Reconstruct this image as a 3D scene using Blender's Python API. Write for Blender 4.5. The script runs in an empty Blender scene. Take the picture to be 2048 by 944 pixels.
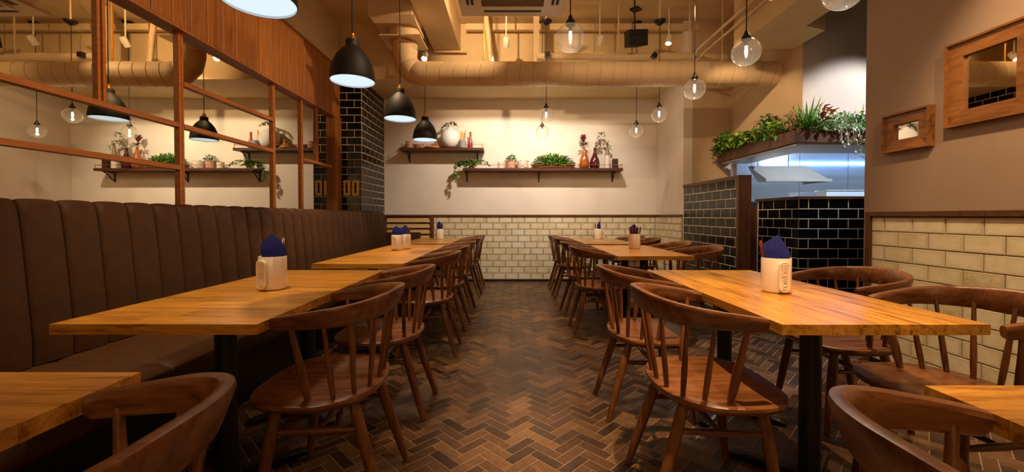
import bpy, bmesh, math, random
from mathutils import Vector, Matrix
PI = math.pi
R = math.radians
random.seed(7)
S = bpy.context.scene
C = S.collection

# ---------------------------------------------------------------- camera
EYE = 1.05
FOC = 826.0                       # focal length in pixels of the 2048 px wide frame
cd = bpy.data.cameras.new('camera')
cam = bpy.data.objects.new('camera', cd)
C.objects.link(cam)
cam.location = (0, 0, EYE)
cam.rotation_euler = (R(90 - 1.0), 0, 0)
cd.sensor_width = 36.0
cd.lens = 36.0 * FOC / 2048
cd.shift_y = -25.0 / 2048
cd.shift_x = -1.0 / 2048
cd.clip_start = 0.02
S.camera = cam

# ---------------------------------------------------------------- world and exposure
w = bpy.data.worlds.new('world')
S.world = w
w.use_nodes = True
w.node_tree.nodes['Background'].inputs[0].default_value = (1.0, 0.72, 0.45, 1)
w.node_tree.nodes['Background'].inputs[1].default_value = 0.02
S.view_settings.view_transform = 'Standard'
S.view_settings.look = 'None'
S.view_settings.gamma = 1
S.view_settings.exposure = 0.55
S.cycles.max_bounces = 8
S.cycles.caustics_reflective = False
S.cycles.caustics_refractive = False
S.cycles.sample_clamp_indirect = 4.0

WARM = (1.0, 0.66, 0.36)
def lamp(kind, loc, power, col=WARM, target=None, angle=60, blend=0.5, radius=0.03, size=None, parent=None):
    ld = bpy.data.lights.new('lamp_light', kind)
    ld.energy = power
    ld.color = col
    o = bpy.data.objects.new('lamp_light', ld)
    C.objects.link(o)
    o.location = loc
    if kind == 'SPOT':
        ld.spot_size = R(angle)
        ld.spot_blend = blend
        ld.shadow_soft_size = radius
    if kind == 'POINT':
        ld.shadow_soft_size = radius
    if kind == 'AREA':
        ld.size = size or 0.3
    if target is not None:
        d = Vector(target) - Vector(loc)
        o.rotation_euler = d.to_track_quat('-Z', 'Y').to_euler()
    return o

# ceiling spots as light only: some read from shadows, others added to brighten surfaces
SPOTS = [
    # x, y, z, target, power, angle, blend
    (-0.90, 0.9, 3.5, (-1.10, 0.5, 0.7), 100, 46, 0.5),
    (-1.45, 1.9, 3.5, (-1.10, 1.9, 0.7), 130, 46, 0.5),
    (-1.45, 3.8, 3.5, (-1.10, 4.0, 0.7), 170, 52, 0.5),
    (1.90, 0.7, 2.70, (1.2, 0.8, 0.0), 50, 70, 0.5),
    (1.70, 2.4, 3.40, (1.15, 1.9, 0.7), 120, 44, 0.4),
    (0.55, 1.05, 3.50, (0.78, 1.60, 0.0), 340, 36, 0.5),
    (0.60, 3.4, 3.25, (2.3, 4.9, 0.85), 75, 34, 0.6),  # added to light the tiled screen, no fixture known
    (1.70, 3.8, 3.4, (1.25, 4.1, 0.7), 165, 42, 0.5),
    (0.15, 2.6, 3.6, (0.25, 4.3, 0.0), 50, 45, 0.8),
    (1.30, 1.30, 3.5, (2.61, 1.65, 1.65), 210, 54, 0.6),
    (0.60, 2.2, 3.5, (-2.35, 2.7, 2.3), 150, 62, 0.8),
    (0.60, 3.9, 3.5, (-2.20, 4.7, 2.2), 110, 60, 0.8),
    (-0.45, 3.6, 3.30, (-0.05, 5.70, 3.30), 130, 62, 0.7),
    (1.90, 1.0, 2.70, (2.61, 1.5, 1.95), 42, 76, 0.4),
    (0.85, 2.5, 3.40, (1.45, 4.66, 2.66), 55, 60, 0.7),  # added to brighten the duct
    (1.5, 3.6, 2.9, (2.85, 4.7, 1.95), 75, 46, 0.6),  # extra light added for the planter, without a fixture
]
for (x, y, z, t, p, a, b) in SPOTS:
    lamp('SPOT', (x, y, z), p, WARM, t, a, b, 0.03)
# added area fills standing in for light from the room behind the camera
lamp('AREA', (0.0, -1.2, 3.0), 6, (1.0, 0.62, 0.33), (0, 3.5, 2.2), size=2.0)
lamp('AREA', (0.0, -1.6, 1.9), 13, (1.0, 0.62, 0.33), (0, 3.0, 3.6), size=1.6)

# ---------------------------------------------------------------- helpers
class MB:
    def __init__(s):
        s.v, s.f = [], []
    def add(s, vs, fs):
        n = len(s.v)
        s.v += [tuple(p) for p in vs]
        s.f += [tuple(i + n for i in f) for f in fs]
        return s
    def box(s, x0, x1, y0, y1, z0, z1):
        vs = [(x, y, z) for x in (x0, x1) for y in (y0, y1) for z in (z0, z1)]
        return s.add(vs, [(0, 1, 3, 2), (4, 6, 7, 5), (0, 4, 5, 1), (2, 3, 7, 6), (0, 2, 6, 4), (1, 5, 7, 3)])
    def prism(s, pts, z0, z1):
        n = len(pts)
        vs = [(x, y, z0) for x, y in pts] + [(x, y, z1) for x, y in pts]
        return s.add(vs, [tuple(range(n - 1, -1, -1)), tuple(range(n, 2 * n))] + [(i, (i + 1) % n, n + (i + 1) % n, n + i) for i in range(n)])
    def lathe(s, prof, seg=20, cx=0, cy=0, cap=True):
        vs, fs = [], []
        m = len(prof)
        for r, z in prof:
            for k in range(seg):
                a = 2 * PI * k / seg
                vs.append((cx + r * math.cos(a), cy + r * math.sin(a), z))
        for j in range(m - 1):
            for k in range(seg):
                k2 = (k + 1) % seg
                fs.append((j * seg + k, j * seg + k2, (j + 1) * seg + k2, (j + 1) * seg + k))
        if cap:
            fs.append(tuple(range(seg - 1, -1, -1)))
            fs.append(tuple((m - 1) * seg + k for k in range(seg)))
        return s.add(vs, fs)
    def tube(s, pts, rad, seg=8, cap=True):
        pts = [Vector(p) for p in pts]
        rs = rad if isinstance(rad, (list, tuple)) else [rad] * len(pts)
        vs, fs = [], []
        up = None
        for i, p in enumerate(pts):
            t = (pts[min(i + 1, len(pts) - 1)] - pts[max(i - 1, 0)]).normalized()
            if up is None:
                a = Vector((0, 0, 1)) if abs(t.z) < 0.9 else Vector((1, 0, 0))
                up = (a - t * a.dot(t)).normalized()
            else:
                up = (up - t * up.dot(t)).normalized()
            sd = t.cross(up)
            for k in range(seg):
                g = 2 * PI * k / seg
                vs.append(p + (up * math.cos(g) + sd * math.sin(g)) * rs[i])
        for i in range(len(pts) - 1):
            for k in range(seg):
                k2 = (k + 1) % seg
                fs.append((i * seg + k, i * seg + k2, (i + 1) * seg + k2, (i + 1) * seg + k))
        if cap:
            fs.append(tuple(range(seg - 1, -1, -1)))
            fs.append(tuple((len(pts) - 1) * seg + k for k in range(seg)))
        return s.add(vs, fs)
    def sweep(s, secs, closed_ends=True):
        """secs: list of equal-length rings of points"""
        n = len(secs[0])
        vs = [p for r in secs for p in r]
        fs = []
        for i in range(len(secs) - 1):
            for k in range(n):
                k2 = (k + 1) % n
                fs.append((i * n + k, i * n + k2, (i + 1) * n + k2, (i + 1) * n + k))
        if closed_ends:
            fs.append(tuple(range(n - 1, -1, -1)))
            fs.append(tuple((len(secs) - 1) * n + k for k in range(n)))
        return s.add(vs, fs)
    def sphere(s, r, cx=0, cy=0, cz=0, seg=20, rings=12, zs=1.0):
        prof = [(max(r * math.sin(PI * i / rings), 1e-4), cz - r * zs * math.cos(PI * i / rings)) for i in range(rings + 1)]
        return s.lathe(prof, seg, cx, cy)
    def leaf(s, base, d, length, width, droop=0.3, fold=0.15):
        """one folded leaf: 6 vertices, 4 faces"""
        b = Vector(base)
        d = Vector(d).normalized()
        side = d.cross(Vector((0, 0, 1)))
        if side.length < 1e-3:
            side = Vector((1, 0, 0))
        side.normalize()
        up = side.cross(d)
        m = b + d * length * 0.5 + up * length * 0.04
        t = b + d * length - Vector((0, 0, 1)) * length * droop
        q = b + d * length * 0.22
        return s.add([b, q + side * width * .35 + up * fold * width, m + side * width * .5 + up * fold * width, t,
                      m - side * width * .5 + up * fold * width, q - side * width * .35 + up * fold * width, m - up * 0.02 * length],
                     [(0, 1, 6), (1, 2, 6), (2, 3, 6), (3, 4, 6), (4, 5, 6), (5, 0, 6)])
    def mesh(s, name, smooth=False, fix=True):
        me = bpy.data.meshes.new(name)
        me.from_pydata(s.v, [], s.f)
        if fix:
            bm = bmesh.new()
            bm.from_mesh(me)
            bmesh.ops.recalc_face_normals(bm, faces=bm.faces)
            bm.to_mesh(me)
            bm.free()
        if smooth:
            me.shade_smooth()
            me.set_sharp_from_angle(angle=R(40))
        return me

def obj(name, mb, mat=None, parent=None, loc=(0, 0, 0), rot=(0, 0, 0), smooth=False, kind=None, label=None, bevel=0):
    me = mb if isinstance(mb, bpy.types.Mesh) else mb.mesh(name, smooth)
    if mat is not None and not me.materials:
        me.materials.append(mat)
    o = bpy.data.objects.new(name, me)
    C.objects.link(o)
    o.location = loc
    o.rotation_euler = rot
    if parent is not None:
        o.parent = parent
    if kind:
        o['kind'] = kind
    if label:
        o['label'] = label
    if bevel:
        m = o.modifiers.new('bevel', 'BEVEL')
        m.width = bevel
        m.segments = 2
        m.limit_method = 'ANGLE'
    return o
def tag(o, label, cat, group=None):
    o['label'] = label
    o['category'] = cat
    if group:
        o['group'] = group
    return o
def thing(name, label, cat, loc=(0, 0, 0), rotz=0, group=None):
    o = bpy.data.objects.new(name, None)
    o.empty_display_size = 0.1
    C.objects.link(o)
    o.location = loc
    o.rotation_euler = (0, 0, rotz)
    return tag(o, label, cat, group)
def copy_tree(o, parent=None):
    c = o.copy()
    C.objects.link(c)
    c.parent = parent
    for ch in list(o.children):
        copy_tree(ch, c)
    return c
def struct(name, mb, mat, smooth=False):
    return obj(name, mb, mat, kind='structure', smooth=smooth)
def box(*a):
    return MB().box(*a)

# ---------------------------------------------------------------- materials
def lin(h):
    h = h.lstrip('#')
    return tuple(((c / 12.92) if c <= 0.04045 else ((c + 0.055) / 1.055) ** 2.4) for c in (int(h[i:i + 2], 16) / 255 for i in (0, 2, 4))) + (1,)
def base_mat(name):
    m = bpy.data.materials.new(name)
    m.use_nodes = True
    nt = m.node_tree
    return m, nt, nt.nodes['Principled BSDF']
def N(nt, t, **kw):
    n = nt.nodes.new(t)
    for k, v in kw.items():
        if k in ('operation', 'blend_type', 'data_type', 'noise_dimensions', 'wave_type', 'bands_direction', 'feature'):
            setattr(n, k, v)
        else:
            n.inputs[k].default_value = v
    return n
def ramp(nt, fac, stops):
    r = nt.nodes.new('ShaderNodeValToRGB')
    e = r.color_ramp.elements
    e[0].position, e[0].color = stops[0]
    e[1].position, e[1].color = stops[-1]
    for p, c in stops[1:-1]:
        x = e.new(p)
        x.color = c
    nt.links.new(fac, r.inputs[0])
    return r
def plain(name, col, rough=0.5, metal=0.0, spec=0.5, noise=0.0, scale=20, bump=0.0, coat=0.0, emit=None, estr=0):
    m, nt, b = base_mat(name)
    c = lin(col)
    b.inputs['Roughness'].default_value = rough
    b.inputs['Metallic'].default_value = metal
    b.inputs['Specular IOR Level'].default_value = spec
    b.inputs['Coat Weight'].default_value = coat
    if emit:
        b.inputs['Emission Color'].default_value = lin(emit)
        b.inputs['Emission Strength'].default_value = estr
    tc = nt.nodes.new('ShaderNodeTexCoord')
    nz = N(nt, 'ShaderNodeTexNoise', Scale=scale, Detail=4.0)
    nt.links.new(tc.outputs['Object'], nz.inputs['Vector'])
    k = noise
    lo = tuple(x * (1 - k) for x in c[:3]) + (1,)
    hi = tuple(min(1, x * (1 + k)) for x in c[:3]) + (1,)
    r = ramp(nt, nz.outputs['Fac'], [(0.3, lo), (0.7, hi)])
    nt.links.new(r.outputs[0], b.inputs['Base Color'])
    if bump:
        bp = N(nt, 'ShaderNodeBump', Strength=bump, Distance=0.01)
        nt.links.new(nz.outputs['Fac'], bp.inputs['Height'])
        nt.links.new(bp.outputs[0], b.inputs['Normal'])
    return m
def wood(name, dark, mid, light, axis=0, rough=0.4, stretch=14, scale=9, vary=0.25, coat=0.0, bump=0.05, streak=None):
    m, nt, b = base_mat(name)
    tc = nt.nodes.new('ShaderNodeTexCoord')
    oi = nt.nodes.new('ShaderNodeObjectInfo')
    add = N(nt, 'ShaderNodeVectorMath', operation='ADD')
    mul = N(nt, 'ShaderNodeVectorMath', operation='SCALE')
    mul.inputs['Scale'].default_value = 37.0
    nt.links.new(tc.outputs['Object'], add.inputs[0])
    cmb = nt.nodes.new('ShaderNodeCombineXYZ')
    for i in range(3):
        nt.links.new(oi.outputs['Random'], cmb.inputs[i])
    nt.links.new(cmb.outputs[0], mul.inputs[0])
    nt.links.new(mul.outputs[0], add.inputs[1])
    mp = nt.nodes.new('ShaderNodeMapping')
    sc = [stretch, stretch, stretch]
    sc[axis] = 1.0
    mp.inputs['Scale'].default_value = sc
    nt.links.new(add.outputs[0], mp.inputs['Vector'])
    nz = N(nt, 'ShaderNodeTexNoise', Scale=scale * 0.35, Detail=5.0, Roughness=0.6, Distortion=0.6)
    nt.links.new(mp.outputs[0], nz.inputs['Vector'])
    n2 = N(nt, 'ShaderNodeTexNoise', Scale=scale * 1.6, Detail=3.0, Roughness=0.7)
    nt.links.new(mp.outputs[0], n2.inputs['Vector'])
    mx = N(nt, 'ShaderNodeMath', operation='MULTIPLY_ADD')
    mx.inputs[1].default_value = 0.35
    nt.links.new(n2.outputs['Fac'], mx.inputs[0])
    m2 = N(nt, 'ShaderNodeMath', operation='MULTIPLY')
    m2.inputs[1].default_value = 0.65
    nt.links.new(nz.outputs['Fac'], m2.inputs[0])
    nt.links.new(m2.outputs[0], mx.inputs[2])
    r = ramp(nt, mx.outputs[0], [(0.34, lin(dark)), (0.48, lin(mid)), (0.64, lin(light))])
    col_out = r.outputs[0]
    if streak:
        m3 = nt.nodes.new('ShaderNodeMapping')
        s3 = [30.0, 30.0, 30.0]
        s3[axis] = 3.0
        m3.inputs['Scale'].default_value = s3
        nt.links.new(add.outputs[0], m3.inputs['Vector'])
        n3 = N(nt, 'ShaderNodeTexNoise', Scale=1.6, Detail=4.0, Roughness=0.6, Distortion=0.3)
        nt.links.new(m3.outputs[0], n3.inputs['Vector'])
        r3 = ramp(nt, n3.outputs['Fac'], [(0.58, (0, 0, 0, 1)), (0.80, (0.8, 0.8, 0.8, 1))])
        mk = nt.nodes.new('ShaderNodeMix')
        mk.data_type = 'RGBA'
        nt.links.new(r3.outputs[0], mk.inputs[0])
        nt.links.new(r.outputs[0], mk.inputs[6])
        mk.inputs[7].default_value = lin(streak)
        col_out = mk.outputs[2]
    # piece to piece variation
    hv = nt.nodes.new('ShaderNodeHueSaturation')
    mr = nt.nodes.new('ShaderNodeMapRange')
    mr.inputs['To Min'].default_value = 1 - vary
    mr.inputs['To Max'].default_value = 1 + vary * 0.6
    nt.links.new(oi.outputs['Random'], mr.inputs['Value'])
    nt.links.new(mr.outputs[0], hv.inputs['Value'])
    nt.links.new(col_out, hv.inputs['Color'])
    nt.links.new(hv.outputs[0], b.inputs['Base Color'])
    b.inputs['Roughness'].default_value = rough
    b.inputs['Coat Weight'].default_value = coat
    b.inputs['Coat Roughness'].default_value = 0.2
    bp = N(nt, 'ShaderNodeBump', Strength=bump, Distance=0.005)
    nt.links.new(n2.outputs['Fac'], bp.inputs['Height'])
    nt.links.new(bp.outputs[0], b.inputs['Normal'])
    return m
def tile_mat(name, cols, rough=0.25, scale=9, mott=0.5, bump=0.15, edge=None, coat=0.0, spec=0.5):
    """glazed or stone tile: mottled, each piece its own tone"""
    m, nt, b = base_mat(name)
    tc = nt.nodes.new('ShaderNodeTexCoord')
    oi = nt.nodes.new('ShaderNodeObjectInfo')
    ge = nt.nodes.new('ShaderNodeNewGeometry')
    sm = N(nt, 'ShaderNodeMath', operation='ADD')
    nt.links.new(oi.outputs['Random'], sm.inputs[0])
    nt.links.new(ge.outputs['Random Per Island'], sm.inputs[1])
    fr = N(nt, 'ShaderNodeMath', operation='FRACT')
    nt.links.new(sm.outputs[0], fr.inputs[0])
    sv = N(nt, 'ShaderNodeVectorMath', operation='SCALE')
    sv.inputs['Scale'].default_value = 23.0
    cmb = nt.nodes.new('ShaderNodeCombineXYZ')
    for i in range(3):
        nt.links.new(fr.outputs[0], cmb.inputs[i])
    nt.links.new(cmb.outputs[0], sv.inputs[0])
    ad = N(nt, 'ShaderNodeVectorMath', operation='ADD')
    nt.links.new(tc.outputs['Object'], ad.inputs[0])
    nt.links.new(sv.outputs[0], ad.inputs[1])
    nz = N(nt, 'ShaderNodeTexNoise', Scale=scale, Detail=6.0, Roughness=0.72)
    nt.links.new(ad.outputs[0], nz.inputs['Vector'])
    a = N(nt, 'ShaderNodeMath', operation='MULTIPLY_ADD')
    a.inputs[1].default_value = mott
    nt.links.new(nz.outputs['Fac'], a.inputs[0])
    k = N(nt, 'ShaderNodeMath', operation='MULTIPLY')
    k.inputs[1].default_value = 1 - mott
    nt.links.new(fr.outputs[0], k.inputs[0])
    nt.links.new(k.outputs[0], a.inputs[2])
    n = len(cols)
    r = ramp(nt, a.outputs[0], [(0.25 + 0.5 * i / (n - 1), lin(c)) for i, c in enumerate(cols)])
    nt.links.new(r.outputs[0], b.inputs['Base Color'])
    if edge:
        sx_ = nt.nodes.new('ShaderNodeSeparateXYZ')
        nt.links.new(tc.outputs['Generated'], sx_.inputs[0])
        es = []
        for ax, pw in (('X', 9.0), ('Z', 5.0)):
            q1 = N(nt, 'ShaderNodeMath', operation='MULTIPLY_ADD')
            q1.inputs[1].default_value = 2.0
            q1.inputs[2].default_value = -1.0
            nt.links.new(sx_.outputs[ax], q1.inputs[0])
            q2 = N(nt, 'ShaderNodeMath', operation='ABSOLUTE')
            nt.links.new(q1.outputs[0], q2.inputs[0])
            q3 = N(nt, 'ShaderNodeMath', operation='POWER')
            q3.inputs[1].default_value = pw
            nt.links.new(q2.outputs[0], q3.inputs[0])
            es.append(q3)
        mxm = N(nt, 'ShaderNodeMath', operation='MAXIMUM')
        nt.links.new(es[0].outputs[0], mxm.inputs[0])
        nt.links.new(es[1].outputs[0], mxm.inputs[1])
        mm = N(nt, 'ShaderNodeMath', operation='MULTIPLY')
        nt.links.new(mxm.outputs[0], mm.inputs[0])
        nt.links.new(nz.outputs['Fac'], mm.inputs[1])
        mix = nt.nodes.new('ShaderNodeMix')
        mix.data_type = 'RGBA'
        nt.links.new(mm.outputs[0], mix.inputs[0])
        nt.links.new(r.outputs[0], mix.inputs[6])
        mix.inputs[7].default_value = lin(edge)
        nt.links.new(mix.outputs[2], b.inputs['Base Color'])
    b.inputs['Roughness'].default_value = rough
    b.inputs['Coat Weight'].default_value = coat
    b.inputs['Specular IOR Level'].default_value = spec
    bp = N(nt, 'ShaderNodeBump', Strength=bump, Distance=0.004)
    nt.links.new(nz.outputs['Fac'], bp.inputs['Height'])
    nt.links.new(bp.outputs[0], b.inputs['Normal'])
    return m
def glow(name, col, strength):
    m = bpy.data.materials.new(name)
    m.use_nodes = True
    nt = m.node_tree
    nt.nodes.remove(nt.nodes['Principled BSDF'])
    e = N(nt, 'ShaderNodeEmission', Strength=strength, Color=lin(col))
    nt.links.new(e.outputs[0], nt.nodes['Material Output'].inputs[0])
    return m
def glass(name, tint=(0.97, 0.96, 0.93, 1), ior=1.35):
    """thin blown glass: clear face on, reflecting and denser at a glancing angle"""
    m = bpy.data.materials.new(name)
    m.use_nodes = True
    nt = m.node_tree
    nt.nodes.remove(nt.nodes['Principled BSDF'])
    tr = N(nt, 'ShaderNodeBsdfTransparent', Color=tint)
    gl = N(nt, 'ShaderNodeBsdfGlossy', Color=(1, 1, 1, 1), Roughness=0.02)
    fr = N(nt, 'ShaderNodeLayerWeight', Blend=0.5)
    pw_ = N(nt, 'ShaderNodeMath', operation='POWER')
    pw_.inputs[1].default_value = 2.6
    nt.links.new(fr.outputs['Facing'], pw_.inputs[0])
    mul = N(nt, 'ShaderNodeMath', operation='MULTIPLY_ADD')
    mul.inputs[1].default_value = 0.9
    mul.inputs[2].default_value = 0.06
    nt.links.new(pw_.outputs[0], mul.inputs[0])
    mx = nt.nodes.new('ShaderNodeMixShader')
    nt.links.new(mul.outputs[0], mx.inputs[0])
    nt.links.new(tr.outputs[0], mx.inputs[1])
    nt.links.new(gl.outputs[0], mx.inputs[2])
    # the faint veil a lit bulb leaves on the glass
    ts = N(nt, 'ShaderNodeBsdfTranslucent', Color=(1, 1, 1, 1))
    m2 = nt.nodes.new('ShaderNodeMixShader')
    m2.inputs[0].default_value = 0.016
    nt.links.new(mx.outputs[0], m2.inputs[1])
    nt.links.new(ts.outputs[0], m2.inputs[2])
    nt.links.new(m2.outputs[0], nt.nodes['Material Output'].inputs[0])
    return m

M = {}
M['top'] = wood('table_wood', '6e3a0c', 'c0842a', 'd8a044', 0, 0.28, 12, 9, 0.2, coat=0.15, streak='74461a')
M['topedge'] = wood('table_edge_wood', '8a5018', 'b87c28', 'cc9238', 0, 0.4, 10, 9, 0.1)
M['chair'] = wood('chair_wood_x', '3a1f0d', '6e401c', '88572b', 0, 0.38, 10, 8, 0.1, coat=0.1)
M['chairz'] = wood('chair_wood_z', '3a1f0d', '6c3f1d', '865529', 2, 0.38, 10, 8, 0.12, coat=0.1)
M['header'] = wood('header_wood', '844616', '9c6028', 'ac7032', 2, 0.5, 16, 8, 0.10)
M['rail'] = wood('rail_wood', '96501a', 'b06a28', 'c07a34', 1, 0.45, 16, 8, 0.08)
M['frame'] = wood('mirror_frame_wood', '52300f', '82501f', '98642c', 1, 0.55, 9, 7, 0.2, bump=0.2)
M['dwood'] = wood('dark_trim_wood', '3a2012', '573419', '6a4122', 0, 0.45, 14, 8, 0.08)
M['dwoodz'] = wood('dark_trim_wood_vertical', '3a2012', '5a361c', '6c4426', 2, 0.45, 14, 8, 0.08)
M['shelf'] = wood('shelf_wood', '2e140c', '4c2415', '63321e', 0, 0.45, 14, 8, 0.08)
M['floor'] = tile_mat('floor_tile_stone', ['26140a', '3e2716', '50341f', '624429', '785639'], 0.36, 42, 0.60, 0.25)
M['grout'] = plain('floor_grout', '947e62', 0.85, noise=0.15)
M['cream'] = tile_mat('cream_glazed_tile', ['b8a476', 'dccfaa', 'e8dec0', 'efe6d0'], 0.3, 7, 0.86, 0.22, coat=0.2, edge='7c6636')
M['creamgrout'] = plain('cream_tile_grout', '8c7a54', 0.9, noise=0.1)
M['black'] = tile_mat('black_glazed_tile', ['060606', '0a0a0b', '100f10'], 0.2, 5, 0.5, 0.05, spec=0.3)
M['whitegrout'] = plain('pale_grout', 'e2dacb', 0.9, noise=0.05)
M['plaster'] = plain('back_wall_plaster', 'e8dfd2', 0.8, noise=0.04, scale=3, bump=0.03)
M['beige'] = plain('beige_paint', 'd2b98e', 0.75, noise=0.06, scale=3, bump=0.04)
M['taupe'] = plain('taupe_paint', '9c8470', 0.7, noise=0.04, scale=4, bump=0.03)
M['greywall'] = plain('pale_bulkhead_paint', 'd0c4ba', 0.75, noise=0.03, scale=4)
M['tanwall'] = plain('tan_paint', 'c8ae8c', 0.75, noise=0.04, scale=4)
M['duct'] = plain('duct_paint', 'd4ba92', 0.6, noise=0.07, scale=5, bump=0.06)
M['leather'] = plain('brown_leather', '4a2f18', 0.55, spec=0.25, noise=0.14, scale=14, bump=0.12)
M['iron'] = plain('black_iron', '0b0a0a', 0.45, noise=0.1)
M['blackshade'] = plain('matte_black_enamel', '0e0d0c', 0.6, spec=0.35, noise=0.05)
M['shadein'] = plain('white_enamel_inside', 'eef4f8', 0.5)
M['brass'] = plain('brass', 'c8862a', 0.3, 0.9, noise=0.1)
M['brassplate'] = plain('brass_plate', 'f0cc78', 0.4, 0.0, noise=0.05)
M['mug'] = plain('white_ceramic', 'eee2d2', 0.25, coat=0.5, noise=0.02)
M['blue'] = plain('navy_napkin', '182078', 0.9, noise=0.12, scale=60, bump=0.1)
M['cutlery'] = wood('cutlery_handle_wood', '3a1408', '6a2a12', '8a3c1c', 2, 0.4, 10, 10, 0.2)
M['metal'] = plain('spoon_steel', 'cfd0d0', 0.25, 1.0)
M['white'] = plain('white_enamel_metal', 'e4dccb', 0.45, noise=0.03)
M['acgrille'] = plain('air_conditioner_grille', '7a6242', 0.7, noise=0.1)
M['darkslot'] = plain('dark_slot', '18120c', 0.7)
M['speaker'] = plain('black_speaker_cloth', '101012', 0.7, noise=0.2, scale=80)
M['steel'] = plain('brushed_steel', 'd4d8dc', 0.10, 0.75, noise=0.05, scale=1.6, bump=0.12)
M['steelsoft'] = plain('satin_steel', 'd8d8d6', 0.42, 0.35, noise=0.05, scale=6)
M['hoodsteel'] = plain('dull_hood_steel', 'b4b6b8', 0.4, 0.55, noise=0.08, scale=3)
M['plasticwhite'] = plain('white_plastic', 'f0f0ec', 0.5)
M['leaf'] = plain('leaf_green', '62a23e', 0.5, noise=0.45, scale=14)
M['leafdark'] = plain('leaf_dark_green', '3e7036', 0.5, noise=0.4, scale=14)
M['leaflime'] = plain('leaf_lime_green', '98b846', 0.5, noise=0.3, scale=14)
M['leafpale'] = plain('leaf_silver_green', 'd8e6d0', 0.6, noise=0.25, scale=18)
M['leafolive'] = plain('leaf_olive', '6f6430', 0.55, noise=0.25, scale=10)
M['leafrust'] = plain('leaf_rust', 'c8702a', 0.5, noise=0.45, scale=12)
M['leafdry'] = plain('leaf_dry_brown', '6a4a28', 0.7, noise=0.3, scale=14)
M['protea'] = plain('protea_red', '6a1a2a', 0.7, noise=0.3, scale=20)
M['terracotta'] = plain('pink_terracotta', 'd8a68e', 0.7, noise=0.08)
M['potwhite'] = plain('chalk_white_pot', 'e8d8ca', 0.6, noise=0.05)
M['potgrey'] = plain('grey_pot', '98989a', 0.5, noise=0.08)
M['wicker'] = wood('wicker', '5a3214', '8a5424', 'b07c40', 0, 0.7, 6, 30, 0.1, bump=0.4)
M['amber'] = plain('amber_vase', 'a8581a', 0.15, coat=0.6, noise=0.08)
M['plum'] = plain('plum_vase', '4a1420', 0.12, coat=0.6, noise=0.08)
M['yellowglass'] = plain('yellow_bottle', 'e0a030', 0.2, coat=0.5, noise=0.08)
M['rosebottle'] = plain('rose_bottle', 'a04040', 0.2, coat=0.5, noise=0.08)
M['clearbottle'] = plain('milky_bottle', 'dccab4', 0.25, coat=0.4, noise=0.04)
M['taupevase'] = plain('taupe_glaze', '947e62', 0.5, noise=0.08)
M['block'] = wood('dark_block_wood', '2a120a', '3c1c10', '4a2616', 2, 0.5, 10, 10, 0.1)
M['louver'] = wood('louvre_wood', 'b08452', 'd0a870', 'dcb880', 0, 0.5, 14, 8, 0.06)
M['tray'] = wood('tray_wood', '8a5020', 'b47a38', 'c89048', 0, 0.5, 10, 9, 0.1)
M['globe'] = glass('clear_blown_glass')
M['filament'] = glow('lit_bulb', 'fff2d0', 26)
M['diffuser'] = glow('lit_pendant_diffuser', 'd8e8f6', 0.78)
M['spotlens'] = glow('lit_spot_lens', 'ffe2b0', 14)
M['tubelight'] = glow('cool_kitchen_tube', '6aa4ff', 30)
M['earth'] = plain('potting_soil', '2a1c10', 0.9, noise=0.3)
m, nt, b = base_mat('silvered_mirror')
b.inputs['Metallic'].default_value = 1
b.inputs['Roughness'].default_value = 0.01
b.inputs['Base Color'].default_value = (0.76, 0.71, 0.58, 1)
M['mirror'] = m

# ---------------------------------------------------------------- tile and plank surfaces
_tiles = {}
def tile_mesh(wd, ht, dp, mat, cham=0.004):
    key = (round(wd, 3), round(ht, 3), round(dp, 3), mat.name)
    if key not in _tiles:
        c = min(cham, wd * 0.3)
        a = [(0, 0, 0), (wd, 0, 0), (wd, 0, ht), (0, 0, ht)]
        e = dp * 0.5
        bq = [(0, -e, 0), (wd, -e, 0), (wd, -e, ht), (0, -e, ht)]
        t = [(c, -dp, c), (wd - c, -dp, c), (wd - c, -dp, ht - c), (c, -dp, ht - c)]
        fs = []
        for o in (0, 4):
            fs += [(o + i, o + (i + 1) % 4, o + 4 + (i + 1) % 4, o + 4 + i) for i in range(4)]
        fs.append((8, 9, 10, 11))
        mb = MB().add(a + bq + t, fs)
        me = mb.mesh('tile')
        me.materials.append(mat)
        _tiles[key] = me
    return _tiles[key]
def tile_field(parent, p0, ang, length, z0, rows, wd, ht, mat, gap=0.009, dp=0.0016, off=0.0, jitter=0.0008, skip=None):
    """tiles on a wall whose run starts at p0 and goes along angle ang (tiles face to the right-hand side of the run, -y of the local frame)"""
    ca, sa = math.cos(ang), math.sin(ang)
    n = 0
    for r in range(rows):
        u = -off if r % 2 == 0 else -off - wd / 2
        while u < length - 1e-4:
            a, bb = max(u, 0), min(u + wd, length)
            u += wd
            if bb - a < 0.02:
                continue
            if skip and skip(a, bb, z0 + r * ht):
                continue
            me = tile_mesh(bb - a - gap, ht - gap, dp, mat)
            j = random.uniform(0, jitter)
            aa = a + gap / 2
            o = bpy.data.objects.new('tile', me)
            C.objects.link(o)
            o.location = (p0[0] + ca * aa + sa * j, p0[1] + sa * aa - ca * j, z0 + r * ht + gap / 2)
            o.rotation_euler = (0, 0, ang)
            o.parent = parent
            n += 1
    return n

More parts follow.
